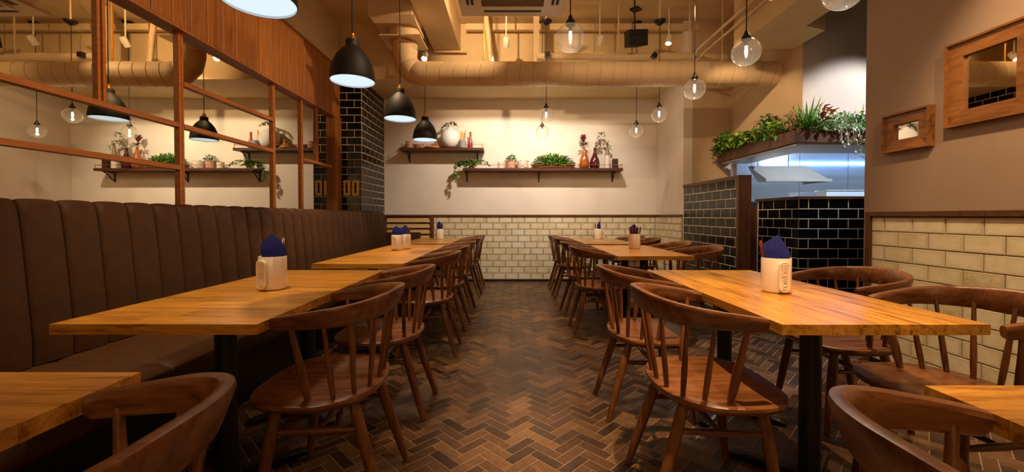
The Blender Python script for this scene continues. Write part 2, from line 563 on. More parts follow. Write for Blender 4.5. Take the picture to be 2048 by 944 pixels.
# ---------------------------------------------------------------- room shell
XM, XH, XR = -2.40, -2.34, 2.61           # mirror plane, timber header face, right wall
YB = 6.67                                 # back wall
ZC = 3.68                                 # ceiling
fl = struct('floor', box(-2.8, 7.7, -2.5, 7.0, -0.12, -0.0012), M['grout'])
struct('ceiling', box(-2.8, 7.7, -2.5, 7.0, ZC, ZC + 0.1), M['beige'])
wb = struct('wall_back', box(-2.8, 2.36, YB, YB + 0.12, 0, ZC), M['plaster'])
wl = struct('wall_left', box(-2.62, XM - 0.04, -2.5, 5.67, 0, ZC), M['beige'])
wr = struct('wall_right', box(XR, XR + 0.5, -2.5, 3.067, 0, ZC), M['taupe'])
struct('wall_front', box(-2.8, 7.7, -2.62, -2.5, 0, ZC), M['beige'])
struct('wall_side', box(2.31, 2.43, 5.60, YB, 0, ZC), M['plaster'])
struct('wall_recess', box(2.43, 2.95, 5.60, 5.72, 0, ZC), M['tanwall'])
struct('wall_kitchen_far', box(7.6, 7.7, -2.5, 7.0, 0, ZC), M['tanwall'])
struct('beam_over_shelves', box(-2.6, 2.43, 5.70, YB, 2.93, ZC), M['beige'])
struct('beam_left', box(-1.063, -0.709, -2.5, 5.70, 3.29, ZC), M['beige'])
struct('beam_right', MB().prism([(2.23, -2.5), (2.61, -2.5), (2.61, 3.70), (2.84, 3.78), (2.84, 4.19), (2.23, 4.19)], 2.74, ZC), M['beige'])
struct('wall_upper_left', box(XM - 0.04, -2.37, -2.5, 5.67, 3.04, ZC), M['beige'])
# timber header over the mirror, boards one by one
hd = struct('trim_1', box(XM - 0.04, XH - 0.016, -2.5, 5.67, 2.378, 3.04), M['header'])
pw = 0.165
pm = MB().prism([(0, 0.003), (0.013, 0.003), (0.016, 0.007), (0.016, pw - 0.007), (0.013, pw - 0.003), (0, pw - 0.003)], 0, 0.65)
pme = pm.mesh('plank')
pme.materials.append(M['header'])
k = 0
y = 1.05
while y + pw <= 5.67:
    obj('plank', pme, None, hd, (XH - 0.016, y, 2.388))
    y += pw
obj('soffit_edge', box(XM - 0.02, XH + 0.004, -2.5, 5.67, 2.366, 2.384), M['header'], hd)
obj('top_bead', box(XH - 0.016, XH + 0.012, -2.5, 5.67, 3.04, 3.058), M['header'], hd)
# low wall carrying the mirror, behind the bench back
struct('wall_low_left', box(XM - 0.04, -2.10, -2.5, 5.67, 0, 1.09), M['dwood'])
# tiled pier at the far left
pier = struct('wall_pier', box(-2.62, -2.066, 5.68, YB, 0, 2.93), M['whitegrout'])
TW, TH = 0.203, 0.1015
tile_field(pier, (-2.62, 5.68), 0, 0.554, 0.9135, 20, TW, TH, M['black'], off=0.155)
tile_field(pier, (-2.066, 5.68), PI / 2, YB - 5.68, 0.9135, 20, TW, TH, M['black'], off=0.08)
jm = struct('trim_2', box(XM - 0.03, XH, 5.47, 5.672, 1.09, 2.366), M['header'])

# tiled wainscot on the back wall
struct('trim_3', box(-2.06, 2.31, YB - 0.03, YB, 1.045, 1.075), M['dwood'])
gb = obj('grout_bed', box(-1.30, 2.30, YB - 0.006, YB, 0.03, 1.045), M['creamgrout'], wb)
tile_field(wb, (-1.27, YB - 0.006), 0, 3.57, 0.03, 10, TW, TH, M['cream'], gap=0.0035, dp=0.008, jitter=0.002, off=0.06)
struct('baseboard_back', box(-2.06, 2.31, YB - 0.022, YB, 0, 0.03), M['iron'])
sw = bpy.data.objects['wall_side']
obj('grout_bed', box(2.304, 2.31, 5.60, YB - 0.03, 0.03, 1.045), M['creamgrout'], sw)
tile_field(sw, (2.304, YB - 0.035), -PI / 2, 1.02, 0.03, 10, TW, TH, M['cream'], gap=0.0035, dp=0.008, jitter=0.002, off=0.03)
struct('trim_4', box(2.285, 2.31, 5.60, YB - 0.03, 1.045, 1.075), M['dwood'])
# tiled wainscot on the right wall, nearest 300 tiles
obj('grout_bed', box(XR - 0.006, XR, -0.6, 2.985, 0.03, 1.05), M['creamgrout'], wr)
tile_field(wr, (XR - 0.006, 2.985), -PI / 2, 2.8, 0.03, 10, TW, TH, M['cream'], gap=0.0035, dp=0.008, jitter=0.002, off=0.0)
struct('trim_5', box(XR - 0.035, XR, -0.6, 3.02, 1.05, 1.082), M['dwood'])
struct('trim_6', box(XR - 0.03, XR, 2.985, 3.02, 0.0, 1.05), M['dwoodz'])
struct('baseboard_right', box(XR - 0.018, XR, -0.6, 2.985, 0, 0.03), M['iron'])

# herringbone floor tiles: the 300 that show largest one by one, the rest as one part
L_, W_ = 0.156, 0.052
def floor_tiles():
    out = []
    r2 = math.sqrt(0.5)
    nx = 80
    for i in range(-nx, nx):
        for j in range(-60, 60):
            # herringbone of 3:1 blocks in the rotated frame
            bx = i * W_ + j * L_ * 1.0
            by = i * W_ - j * L_ * 1.0
            for kind in (0, 1):
                if kind == 0:
                    cx, cy, l, wd = bx + L_ / 2, by + W_ / 2, L_, W_
                else:
                    cx, cy, l, wd = bx + W_ / 2, by + W_ + L_ / 2, W_, L_
                X = (cx - cy) * r2
                Y = (cx + cy) * r2 + 3.2
                if -1.75 < X < 3.6 and 0.9 < Y < 6.66:
                    out.append((X, Y, kind))
    return out
ft = floor_tiles()
def ftile(mb, X, Y, kind):
    a = R(45) if kind == 0 else R(135)
    g = 0.0035
    hl, hw, c = L_ / 2 - g / 2, W_ / 2 - g / 2, 0.001
    ca, sa = math.cos(a), math.sin(a)
    def P(u, v, z):
        return (X + ca * u - sa * v, Y + sa * u + ca * v, z)
    vs = [P(u * hl, v * hw, -0.0012) for u, v in ((-1, -1), (1, -1), (1, 1), (-1, 1))]
    vs += [P(u * (hl - c), v * (hw - c), 0.0003) for u, v in ((-1, -1), (1, -1), (1, 1), (-1, 1))]
    mb.add(vs, [(4, 5, 6, 7)] + [(i, (i + 1) % 4, 4 + (i + 1) % 4, 4 + i) for i in range(4)])
def in_view(X, Y):
    px, py = 1025 + FOC * X / Y, 433 + FOC * EYE / Y
    return 480 < px < 2040 and py < 940
def clear_of_things(X, Y):
    return -0.45 < X < 0.5 or (1.0 < X < 2.55 and Y < 3.6)
vis = sorted([t for t in ft if in_view(t[0], t[1]) and clear_of_things(t[0], t[1])], key=lambda t: t[1])[:295]
vs_ = set(vis)
fm = []
for kd in (0, 1):
    mb = MB()
    ftile(mb, 0, 0, kd)
    me = mb.mesh('tile')
    me.materials.append(M['floor'])
    fm.append(me)
for (X, Y, kd) in vis:
    o = bpy.data.objects.new('tile', fm[kd])
    C.objects.link(o)
    o.location = (X, Y, random.uniform(-0.0006, 0.0004))
    o.parent = fl
mb = MB()
for t in ft:
    if t not in vs_:
        ftile(mb, *t)
obj('tile_paving', mb, M['floor'], fl, kind='stuff')

# ---------------------------------------------------------------- mirror wall in a timber grid
mw = thing('mirror_wall', 'long wall mirror in an orange timber grid above the brown bench', 'mirror', (XM, 0, 0))
Z0, Z1 = 1.09, 2.366
PB = [-0.6, 1.2, 2.985, 4.14, 4.69, 5.45]
for a, bb in zip(PB[:-1], PB[1:]):
    obj('pane', box(-0.03, 0, a, bb, Z0, Z1), M['mirror'], mw)
for yy in PB[1:-1]:
    obj('post', box(0.0, 0.020, yy - 0.021, yy - 0.002, Z0, Z1), M['rail'], mw)
    obj('post', box(0.0, 0.020, yy + 0.002, yy + 0.021, Z0, Z1), M['rail'], mw)
def rail_(y0, y1, z):
    obj('rail', box(0.0, 0.026, y0, y1, z - 0.016, z + 0.016), M['rail'], mw)
def half_post(yy, za, zb):
    obj('post', box(0.0, 0.016, yy - 0.021, yy - 0.003, za, zb), M['rail'], mw)
    obj('post', box(0.0, 0.024, yy + 0.002, yy + 0.021, za, zb), M['rail'], mw)
for a, bb in ((-0.6, 1.179), (1.221, 2.964)):
    rail_(a, bb, 1.400)
    rail_(a, bb, 1.702)
rail_(3.006, 4.119, 1.702)
rail_(3.006, 4.119, 2.010)
rail_(4.711, 5.45, 1.702)
half_post(2.41, 1.718, Z1)
half_post(5.05, 1.718, Z1)
obj('backing_board', box(-0.04, -0.03, -0.6, 5.45, Z0, Z1), M['iron'], mw)

# brass plates on the pier
def plate(X, z, label):
    t = thing('switch_plate', label, 'switch', (X, 5.670, z), 0, 'brass plates on the black tiles')
    mb = MB()
    mb.box(-0.047, 0.047, -0.012, 0, -0.105, 0.105)
    obj('plate', mb, M['brassplate'], t, bevel=0.003)
    pts = [(-0.012, -0.07), (0.012, -0.07), (0.012, 0.06), (0.006, 0.074), (-0.006, 0.074), (-0.012, 0.06)]
    m2 = MB().add([(x, -0.0155, z_) for x, z_ in pts] + [(x, -0.012, z_) for x, z_ in pts],
                  [tuple(range(6))] + [(i, (i + 1) % 6, 6 + (i + 1) % 6, 6 + i) for i in range(6)])
    obj('slot', m2, M['darkslot'], t, label='dark slot')
    return t
plate(-2.268, 1.437, 'brass plate on black tiled pier, beside the timber jamb')
p2 = plate(-2.148, 1.437, 'brass plate with a red dot, beside the corner of the tiled pier')
obj('indicator', MB().lathe([(0.006, 0), (0.006, 0.003)], 10), plain('red_indicator', 'a01810', 0.4), p2, (0, -0.0155, 0.045), (R(90), 0, 0))

# louvred panel at the back left
lv = thing('louvre_panel', 'slatted timber louvre panel low on back wall beside the bench end', 'panel', (-1.66, YB - 0.001, 0))
obj('frame', box(0.335, 0.385, -0.035, 0, 0.05, 1.045), M['dwoodz'], lv)
obj('frame', box(-0.40, -0.36, -0.035, 0, 0.05, 1.045), M['dwoodz'], lv)
obj('backing_board', box(-0.36, 0.335, -0.004, 0, 0.05, 1.045), M['iron'], lv)
sl = MB().add([(-0.36, -0.034, 0), (0.335, -0.034, 0), (0.335, -0.008, 0.072), (-0.36, -0.008, 0.072),
               (-0.36, -0.026, 0), (0.335, -0.026, 0), (0.335, -0.005, 0.064), (-0.36, -0.005, 0.064)],
              [(0, 1, 2, 3), (4, 7, 6, 5), (0, 4, 5, 1), (3, 2, 6, 7), (0, 3, 7, 4), (1, 5, 6, 2)])
slm = sl.mesh('slat')
slm.materials.append(M['louver'])
for i in range(10):
    obj('slat', slm, None, lv, (0, 0, 0.955 - i * 0.092))

# ---------------------------------------------------------------- bench
bn = thing('bench', 'long brown leather bench with channelled back along the mirror wall', 'bench', (-2.06, 0, 0))
prof = [(0.04, 0.44), (0.115, 0.44), (0.118, 0.55), (0.10, 0.75), (0.083, 0.95), (0.07, 1.06), (0.06, 1.105), (0.035, 1.122), (0.014, 1.118), (0.006, 1.10), (0.006, 0.46)]
PWD = 0.1585
def panel_mesh():
    secs = []
    for f, puff in ((0, -0.016), (0.03, -0.007), (0.09, -0.001), (0.3, 0.003), (0.5, 0.004), (0.7, 0.003), (0.91, -0.001), (0.97, -0.007), (1, -0.016)):
        ring = []
        for i, (px, pz) in enumerate(prof):
            s = puff if 1 <= i <= 8 else 0
            ring.append((px + (s if i < 7 else 0), f * (PWD - 0.001), pz + (s * 0.6 if i >= 6 else 0)))
        secs.append(ring)
    mb = MB()
    mb.sweep(secs)
    return mb.mesh('back_panel', True)
pmh = panel_mesh()
pmh.materials.append(M['leather'])
y = 3.10 - PWD * 16
i = 0
while y + PWD < 6.52:
    obj('back_panel', pmh, None, bn, (0, y, 0))
    i += 1
    y += PWD if i != 16 else PWD + 0.004
ytop = y
# seat cushions
def cushion(y0, y1):
    pts = [(0.06, 0.30), (0.60, 0.30), (0.62, 0.32), (0.622, 0.385), (0.60, 0.415), (0.55, 0.43), (0.3, 0.438), (0.10, 0.436), (0.06, 0.43)]
    secs = [[(px, yy, pz - dz * (pz > 0.4)) for px, pz in pts] for yy, dz in ((y0, 0.01), (y0 + 0.01, 0.003), (y0 + 0.05, 0), (y1 - 0.05, 0), (y1 - 0.01, 0.003), (y1, 0.01))]
    return MB().sweep(secs)
for a, bb in ((0.4, 1.75), (1.752, 3.098), (3.102, 4.85), (4.852, ytop)):
    obj('seat_cushion', cushion(a, bb), M['leather'], bn, smooth=True)
obj('plinth', box(0.06, 0.55, 0.4, ytop, 0.0, 0.30), M['iron'], bn)
obj('end_panel', box(0.008, 0.62, ytop + 0.005, ytop + 0.05, 0.0, 0.80), M['leather'], bn, bevel=0.01)

# ---------------------------------------------------------------- square pedestal tables
def make_table(seed, along_x):
    rnd = random.Random(seed)
    hw = 0.3255
    th = 0.033
    ws = []
    tot = 0
    while tot < 2 * hw - 0.001:
        wv = rnd.uniform(0.085, 0.135)
        if 2 * hw - tot - wv < 0.06:
            wv = 2 * hw - tot
        ws.append(wv)
        tot += wv
    parts = []
    p = -hw
    for wv in ws:
        cut = rnd.choice([None, None, rnd.uniform(-0.15, 0.15)])
        segs = [(-hw, hw)] if cut is None else [(-hw, cut), (cut, hw)]
        for a, bb in segs:
            parts.append((a, bb, p, p + wv, th))
        p += wv
    return parts
TT = 0.7125
def table(cx, cy, seed, label, along_x=True, group=None):
    t = thing('square_table', label, 'table', (cx, cy, 0))
    for (a, bb, c, d, th) in make_table(seed, along_x):
        dz = random.uniform(-0.0004, 0.0004)
        ex = 0.0004
        mb = MB().box(a + ex, bb - ex, c + ex, d - ex, TT - th + dz, TT + dz)
        o = obj('plank', mb, M['top'], t, rot=(0, 0, 0 if along_x else PI / 2))
    obj('apron', box(-0.2, 0.2, -0.2, 0.2, TT - 0.045, TT - 0.0335), M['iron'], t)
    mb = MB().lathe([(0.037, 0.03), (0.037, TT - 0.045)], 20)
    obj('column', mb, M['iron'], t, smooth=True)
    obj('hub', MB().lathe([(0.06, 0.0), (0.06, 0.03), (0.05, 0.045)], 20), M['iron'], t, smooth=True)
    for q in range(4):
        an = R(45 + 90 * q)
        ca, sa = math.cos(an), math.sin(an)
        secs = []
        for u, hwid, h in ((0.055, 0.03, 0.042), (0.16, 0.028, 0.036), (0.27, 0.026, 0.026), (0.295, 0.022, 0.018)):
            secs.append([(ca * u - sa * v, sa * u + ca * v, z) for v, z in ((-hwid, 0.002), (hwid, 0.002), (hwid, h * 0.8), (hwid * 0.6, h), (-hwid * 0.6, h), (-hwid, h * 0.8))])
        obj('foot', MB().sweep(secs), M['iron'], t)
    return t
XL, XRT = -1.1245, 1.165
TL = [
    (XL - 0.006, 0.564, 'square honey wood table cropped by lower left frame corner'),
    (XL, 1.611, 'square honey wood table nearest the camera in the left mug pair'),
    (XL, 2.264, 'second square honey wood table on left, far half of the mug pair'),
    (XL + 0.025, 3.246, 'near table of the left row of three, beyond the first mug'),
    (XL + 0.025, 3.899, 'middle table of the left row of three, under two white mugs'),
    (XL + 0.025, 4.552, 'far table of the left row of three along the bench'),
    (XL + 0.03, 5.43, 'bench side table by the louvre panel, nearer of the last pair'),
    (XL + 0.03, 6.084, 'last bench side table, touching the cream tiled back wall'),
]
TR = [
    (1.147, 0.493, 'square honey wood table cropped by lower right frame corner'),
    (XRT, 1.606, 'square honey wood table on a black column, front of right mug pair'),
    (XRT, 2.259, 'square honey wood table behind the large right mug'),
    (1.215, 3.812, 'front table of the far right group, in front of the cutlery mug'),
    (1.215, 4.466, 'table carrying the white cutlery mug beside the tiled screen'),
    (1.21, 5.357, 'far right group table, third away from the camera'),
    (1.21, 6.01, 'last right table, carrying the handled mug near back wall'),
]
for i, (x, y, lb) in enumerate(TL):
    table(x, y, 10 + i, lb, True)
for i, (x, y, lb) in enumerate(TR):
    table(x, y, 30 + i, lb, i in (0, 3, 5))

# ---------------------------------------------------------------- spindle armchairs (local +x is the back)
def lerp(a, b, t):
    return a + (b - a) * t
def bow_mesh():
    # plan of the bow, from one arm tip round the back to the other
    half = [(-0.095, 0.236), (-0.04, 0.243), (0.03, 0.249), (0.09, 0.247), (0.148, 0.226), (0.192, 0.185), (0.222, 0.13), (0.240, 0.068), (0.245, 0.0)]
    pts = half + [(u, -v) for u, v in half[-2::-1]]
    # refine by Catmull-Rom
    P = [Vector((u, v, 0)) for u, v in pts]
    fine = []
    for i in range(len(P) - 1):
        p0, p1, p2, p3 = P[max(i - 1, 0)], P[i], P[i + 1], P[min(i + 2, len(P) - 1)]
        for k in range(3):
            t = k / 3
            fine.append(0.5 * ((2 * p1) + (p2 - p0) * t + (2 * p0 - 5 * p1 + 4 * p2 - p3) * t * t + (3 * p1 - p0 - 3 * p2 + p3) * t ** 3))
    fine.append(P[-1])
    n = len(fine)
    secs = []
    for i, p in enumerate(fine):
        s = abs(2 * i / (n - 1) - 1)              # 1 at tips, 0 at back
        tg = (fine[min(i + 1, n - 1)] - fine[max(i - 1, 0)]).normalized()
        out = Vector((tg.y, -tg.x, 0))
        if out.dot(p - Vector((0.02, 0, 0))) < 0:
            out = -out
        e = 1 - s ** 1.5
        ztop = lerp(0.716, 0.782, e)
        h = lerp(0.044, 0.088, e)
        tw = lerp(0.034, 0.030, e)
        bw = lerp(0.026, 0.016, e)
        flare = lerp(0.0, 0.024, e)
        if i in (0, n - 1):
            h *= 0.8
            tw *= 0.7
            bw *= 0.7
        ring = []
        for (o_, zz) in ((tw / 2, -0.010), (tw * 0.36, -0.002), (0, 0.0), (-tw * 0.36, -0.003), (-tw / 2, -0.012),
                         (-tw * 0.44, -h * 0.4), (-bw / 2, -h + 0.006), (-bw * 0.25, -h), (bw * 0.25, -h), (bw / 2, -h + 0.006), (tw * 0.46, -h * 0.4)):
            fl_ = flare * (1 + zz / h)
            ring.append(p + out * (o_ + fl_ - flare * 0.45) + Vector((0, 0, ztop + zz)))
        secs.append(ring)
    return MB().sweep(secs).mesh('back_bow', True)
def seat_mesh():
    n = 44
    rings = []
    def outline(k, sc, z):
        r = []
        for i in range(n):
            a = 2 * PI * i / n
            ca, sa = math.cos(a), math.sin(a)
            ex = 2.2 if ca > 0 else 3.0
            rad = (abs(ca / 0.205) ** ex + abs(sa / 0.262) ** ex) ** (-1 / ex) if ca > 0 else (abs(ca / 0.235) ** ex + abs(sa / 0.262) ** ex) ** (-1 / ex)
            r.append((ca * rad * sc, sa * rad * sc, z))
        return r
    rings = [outline(0, 0.86, 0.392), outline(0, 0.955, 0.402), outline(0, 1.0, 0.418), outline(0, 0.995, 0.428), outline(0, 0.97, 0.431),
             outline(0, 0.80, 0.428), outline(0, 0.5, 0.422), outline(0, 0.15, 0.420)]
    return MB().sweep(rings).mesh('seat', True)
def stick(p0, p1, rs):
    n = len(rs)
    return MB().tube([tuple(lerp(a, b, i / (n - 1)) for a, b in zip(p0, p1)) for i in range(n)], rs, 10)
SP = [((0.005, 0.200), (-0.035, 0.237, 0.682), True), ((0.085, 0.188), (0.078, 0.243, 0.682), False), ((0.142, 0.148), (0.153, 0.207, 0.695), False),
      ((0.172, 0.080), (0.211, 0.118, 0.702), False), ((0.180, 0.0), (0.232, 0.0, 0.705), False)]
LEG = [((-0.125, 0.155), (-0.185, 0.190)), ((0.125, 0.125), (0.245, 0.165))]
_cm = {}
def chair_meshes():
    _cm['bow'] = bow_mesh()
    _cm['bow'].materials.append(M['chair'])
    _cm['seat'] = seat_mesh()
    _cm['seat'].materials.append(M['chair'])
    lst = []
    for (u, v), top, post in SP:
        for s in ((1, -1) if v else (1,)):
            rs = [0.010, 0.0145, 0.0155, 0.0135, 0.011, 0.0095, 0.009] if post else [0.0085, 0.010, 0.0105, 0.0095, 0.008, 0.0072, 0.0068]
            me = stick((u, v * s, 0.425), (top[0], top[1] * s, top[2] + 0.012), rs).mesh('spindle', True)
            me.materials.append(M['chairz'])
            lst.append(('arm_post' if post else 'spindle', me))
    for (a, f) in LEG:
        for s in (1, -1):
            me = stick((a[0], a[1] * s, 0.405), (f[0], f[1] * s, 0.0), [0.017, 0.020, 0.021, 0.0205, 0.0185, 0.016, 0.0135]).mesh('leg', True)
            me.materials.append(M['chairz'])
            lst.append(('leg', me))
    def at(l, s, z):
        (a, f) = LEG[l]
        t = (0.405 - z) / 0.405
        return (lerp(a[0], f[0], t), lerp(a[1], f[1], t) * s, z)
    z = 0.295
    ends = []
    for s in (1, -1):
        p, q = at(0, s, z), at(1, s, z)
        ends.append(tuple((i + j) / 2 for i, j in zip(p, q)))
        me = stick(p, q, [0.008, 0.0115, 0.013, 0.0115, 0.008]).mesh('stretcher', True)
        me.materials.append(M['chair'])
        lst.append(('stretcher', me))
    me = stick(ends[0], ends[1], [0.008, 0.011, 0.0125, 0.011, 0.008]).mesh('stretcher', True)
    me.materials.append(M['chair'])
    lst.append(('stretcher', me))
    return lst
CH = chair_meshes()
chair0 = thing('spindle_armchair', 'x', 'chair', (0, 0, 0), 0)
obj('back_bow', _cm['bow'], None, chair0)
obj('seat', _cm['seat'], None, chair0)
for nm, me in CH:
    obj(nm, me, None, chair0)
CHAIRS = [
    # x, y, rot (deg), label
    (-0.700, 0.528, 0, 'spindle armchair with only its bow showing at lower left frame edge'),
    (-0.698, 1.590, 0, 'nearest whole spindle armchair on left, facing the bench table corner'),
    (-0.700, 2.265, 0, 'second spindle armchair on left, opposite the embossed mug'),
    (-0.672, 3.230, 1, 'third spindle armchair along the left aisle side'),
    (-0.670, 3.900, -1, 'fourth spindle armchair along the left aisle side'),
    (-0.672, 4.560, 1, 'fifth spindle armchair along the left aisle side'),
    (-0.667, 5.420, 0, 'sixth spindle armchair on left, next to last before the back wall'),
    (-0.667, 6.080, 0, 'last spindle armchair on left, against the cream tiled back wall'),
    (0.722, 0.468, 180, 'dark spindle armchair with only its bow showing at lower right'),
    (0.735, 1.575, 180, 'spindle armchair with sunlit orange seat, front of the right aisle side'),
    (0.735, 2.262, 180, 'spindle armchair behind the front right aisle chair, at the mug table'),
    (0.787, 3.800, 180, 'right aisle spindle armchair at the front of the far group'),
    (0.785, 4.470, 181, 'right aisle spindle armchair, second in the far group'),
    (0.782, 5.360, 180, 'right aisle spindle armchair, third in the far group'),
    (0.782, 6.010, 179, 'right aisle spindle armchair closest to the cream tiled back wall'),
    (1.592, 1.490, 0, 'spindle armchair against right cream tiles, arm cut by the frame'),
    (1.690, 2.150, 0, 'spindle armchair with round bow before the black tiled counter'),
    (1.640, 3.812, 0, 'spindle armchair in front of the tiled screen, nearest of that row'),
    (1.640, 4.466, 0, 'spindle armchair between table and tiled screen, second of that row'),
    (1.640, 5.357, 0, 'spindle armchair by the end of the tiled screen, third of row'),
    (1.640, 6.010, 0, 'spindle armchair in the far right corner under the cream tiles'),
]
for i, (x, y, rz, lb) in enumerate(CHAIRS):
    c = chair0 if i == 0 else copy_tree(chair0)
    c.location = (x, y, 0)
    c.rotation_euler = (0, 0, R(rz))
    c['label'] = lb.replace('sunlit', 'bright')
    c['group'] = 'spindle armchairs round the tables'

# ---------------------------------------------------------------- mugs with napkins and cutlery
def text_mesh(word, size, depth):
    cu = bpy.data.curves.new('word', 'FONT')
    cu.body = word
    cu.size = size
    cu.extrude = depth
    cu.align_x = 'CENTER'
    cu.align_y = 'CENTER'
    to = bpy.data.objects.new('word', cu)
    C.objects.link(to)
    me = bpy.data.meshes.new_from_object(to)
    bpy.data.objects.remove(to)
    return me
word = text_mesh('LUCINICO', 0.030, 0.0016)
_xs = [v.co.x for v in word.vertices]
_ys = [v.co.y for v in word.vertices]
for v in word.vertices:
    v.co.x *= 0.106 / (max(_xs) - min(_xs))
    v.co.y *= 0.022 / (max(_ys) - min(_ys))
word.materials.append(M['mug'])
def round_rect(hw, hh, r, n=6):
    out = []
    for cx, cy, a0 in ((hw - r, hh - r, 0), (-hw + r, hh - r, 90), (-hw + r, -hh + r, 180), (hw - r, -hh + r, 270)):
        for k in range(n + 1):
            a = R(a0 + 90 * k / n)
            out.append((cx + r * math.cos(a), cy + r * math.sin(a)))
    return out
def make_mug(x, y, rz, label):
    t = thing('mug', label, 'mug', (x, y, TT + 0.0012), R(rz), 'white mugs on the tables')
    prof = [(0.052, 0), (0.057, 0.003), (0.059, 0.012), (0.059, 0.148), (0.0575, 0.152), (0.055, 0.150), (0.0545, 0.012), (0.002, 0.008)]
    obj('body', MB().lathe(prof, 32), M['mug'], t, smooth=True)
    # handle: a rounded slab held off the body by two knobs, facing local +x
    rr = round_rect(0.022, 0.066, 0.021)
    rim = round_rect(0.0185, 0.0625, 0.018)
    rim2 = round_rect(0.016, 0.060, 0.0155)
    secs = []
    for ring, xx in ((rr, 0.074), (rr, 0.082), (rim, 0.0845), (rim2, 0.0825)):
        secs.append([(xx, a, 0.076 + b) for a, b in ring])
    h = MB().sweep(secs)
    obj('handle', h, M['mug'], t, smooth=True)
    for z in (0.030, 0.122):
        obj('handle_knob', MB().tube([(0.054, 0, z), (0.064, 0, z), (0.075, 0, z)], [0.011, 0.0095, 0.011], 12), M['mug'], t, smooth=True)
    lt = obj('lettering', word, None, t, (0.0840, 0, 0.076))
    # text plane: reading downwards, facing +x
    lt.rotation_euler = Matrix(((0, 0, 1), (0, 1, 0), (-1, 0, 0))).to_euler()
    return t
def napkin(x, y, rz, label, w=0.052, hgt=0.114, lean=-0.008, z0=0.012):
    rim = 0.140
    out = [(-w * 0.84, z0), (-w * 0.86, 0.07), (-w * 0.88, rim), (-w * 1.0, rim + 0.03), (-w * 1.0, rim + hgt * 0.62), (lean - w * 0.45, rim + hgt * 0.83), (lean, rim + hgt),
           (w * 0.45, rim + hgt * 0.78), (w * 0.85, rim + hgt * 0.50), (w * 1.02, rim + 0.02), (w * 0.88, rim - 0.01), (w * 0.86, 0.07), (w * 0.84, z0)]
    n = len(out)
    cz = rim + hgt * 0.3
    vs, fs = [], []
    for side in (1, -1):
        vs += [(px, side * 0.004, pz) for px, pz in out]
        vs += [(px * 0.55, side * (0.011 + 0.003 * math.sin(i * 2.1)), cz + (pz - cz) * 0.6) for i, (px, pz) in enumerate(out)]
        vs.append((0, side * 0.013, cz))
    m_ = 2 * n + 1
    for b in (0, m_):
        for i in range(n):
            j = (i + 1) % n
            fs.append((b + i, b + j, b + n + j, b + n + i))
            fs.append((b + n + i, b + n + j, b + 2 * n))
    for i in range(n):
        j = (i + 1) % n
        fs.append((i, j, m_ + j, m_ + i))
    o = obj('napkin', MB().add(vs, fs), M['blue'], None, (x, y, TT + 0.001), (0, 0, R(rz)), smooth=True)
    return tag(o, label, 'napkin', 'folded navy napkins in the mugs')
def cutlery(x, y, dx, dy, tilt, az, label, grp, top=0.215, steel=False):
    t = thing('cutlery_piece', label, 'cutlery', (x + dx, y + dy, TT + 0.012), R(az), grp)
    tx = math.tan(R(tilt))
    obj('blade', MB().tube([(0, 0, 0), (tx * 0.13, 0, 0.13)], [0.003, 0.0035], 6), M['metal'], t)
    mt = M['metal'] if steel else M['cutlery']
    obj('grip', MB().tube([(tx * z, 0, z) for z in (0.13, 0.15, 0.18, top - 0.006, top)], [0.0045, 0.0065, 0.0075, 0.0075, 0.004], 8), mt, t, smooth=True)
G = 'wooden handled cutlery standing in mugs'
make_mug(-1.114, 1.915, -95, 'white mug with raised lettering on handle, near left table')
napkin(-1.114, 1.925, 28, 'pointed navy napkin in the near left mug')
cutlery(-1.114, 1.915, 0.010, 0.034, 5, 10, 'spoon tip showing behind the napkin of the near left mug', None or G, 0.225, True)
make_mug(1.180, 1.845, -100, 'cream white mug with raised lettering on handle, near right table')
napkin(1.180, 1.845, -30, 'dark navy napkin in the near right mug, before black tiles', lean=0.004)
cutlery(1.180, 1.845, -0.030, 0.022, 7, 175, 'wooden handle leaning out left of the near right mug', G, 0.215)
make_mug(-1.152, 4.130, -100, 'front white mug of the two on the middle left table')
napkin(-1.152, 4.140, 10, 'round folded bright blue napkin in the front middle mug', hgt=0.10, lean=-0.015)
make_mug(-1.118, 4.295, -60, 'rear white mug of the two on the middle left table')
napkin(-1.118, 4.305, 10, 'navy napkin in the rear one of the two middle left mugs', hgt=0.108, lean=0.0)
cutlery(-1.118, 4.295, 0.028, -0.018, 4, -20, 'wooden cutlery handle in the rear of the two middle mugs', G)
make_mug(-1.075, 6.080, 90, 'small distant white mug on last left table by louvre panel')
napkin(-1.075, 6.095, 0, 'dark pointed napkin in the last left mug by the louvres', w=0.045, hgt=0.125)
for i, (dx, tl) in enumerate(((-0.024, 176), (0.0, 0), (0.022, 0))):
    cutlery(-1.075, 6.080, dx, -0.022, 3 + i, tl, ('left', 'middle', 'right')[i] + ' cutlery handle in the last left mug by the louvres', G)
make_mug(1.280, 4.330, 60, 'plain sided white mug full of cutlery on the far right group')
napkin(1.280, 4.348, 0, 'navy napkin peak behind the bunch of cutlery handles', w=0.045, hgt=0.118, lean=0.0)
for i, (dx, tl, az) in enumerate(((-0.030, 7, 180), (-0.014, 4, 180), (0.001, 1, 0), (0.016, 4, 0), (0.031, 7, 0))):
    cutlery(1.280, 4.330, dx, -0.016, tl, az, ('first', 'second', 'third', 'fourth', 'fifth')[i] + ' handle from left in the cutlery filled mug', G)
make_mug(1.275, 6.120, 0, 'distant white mug with handle out to the right, back wall table')
napkin(1.290, 6.135, 40, 'dark upright napkin in the distant handled mug', w=0.030, hgt=0.125, lean=0.0)
cutlery(1.275, 6.120, -0.025, -0.012, 7, 180, 'left cutlery handle leaning in the distant handled mug', G)
cutlery(1.275, 6.120, -0.008, -0.020, 4, 180, 'right cutlery handle in the distant handled mug', G)

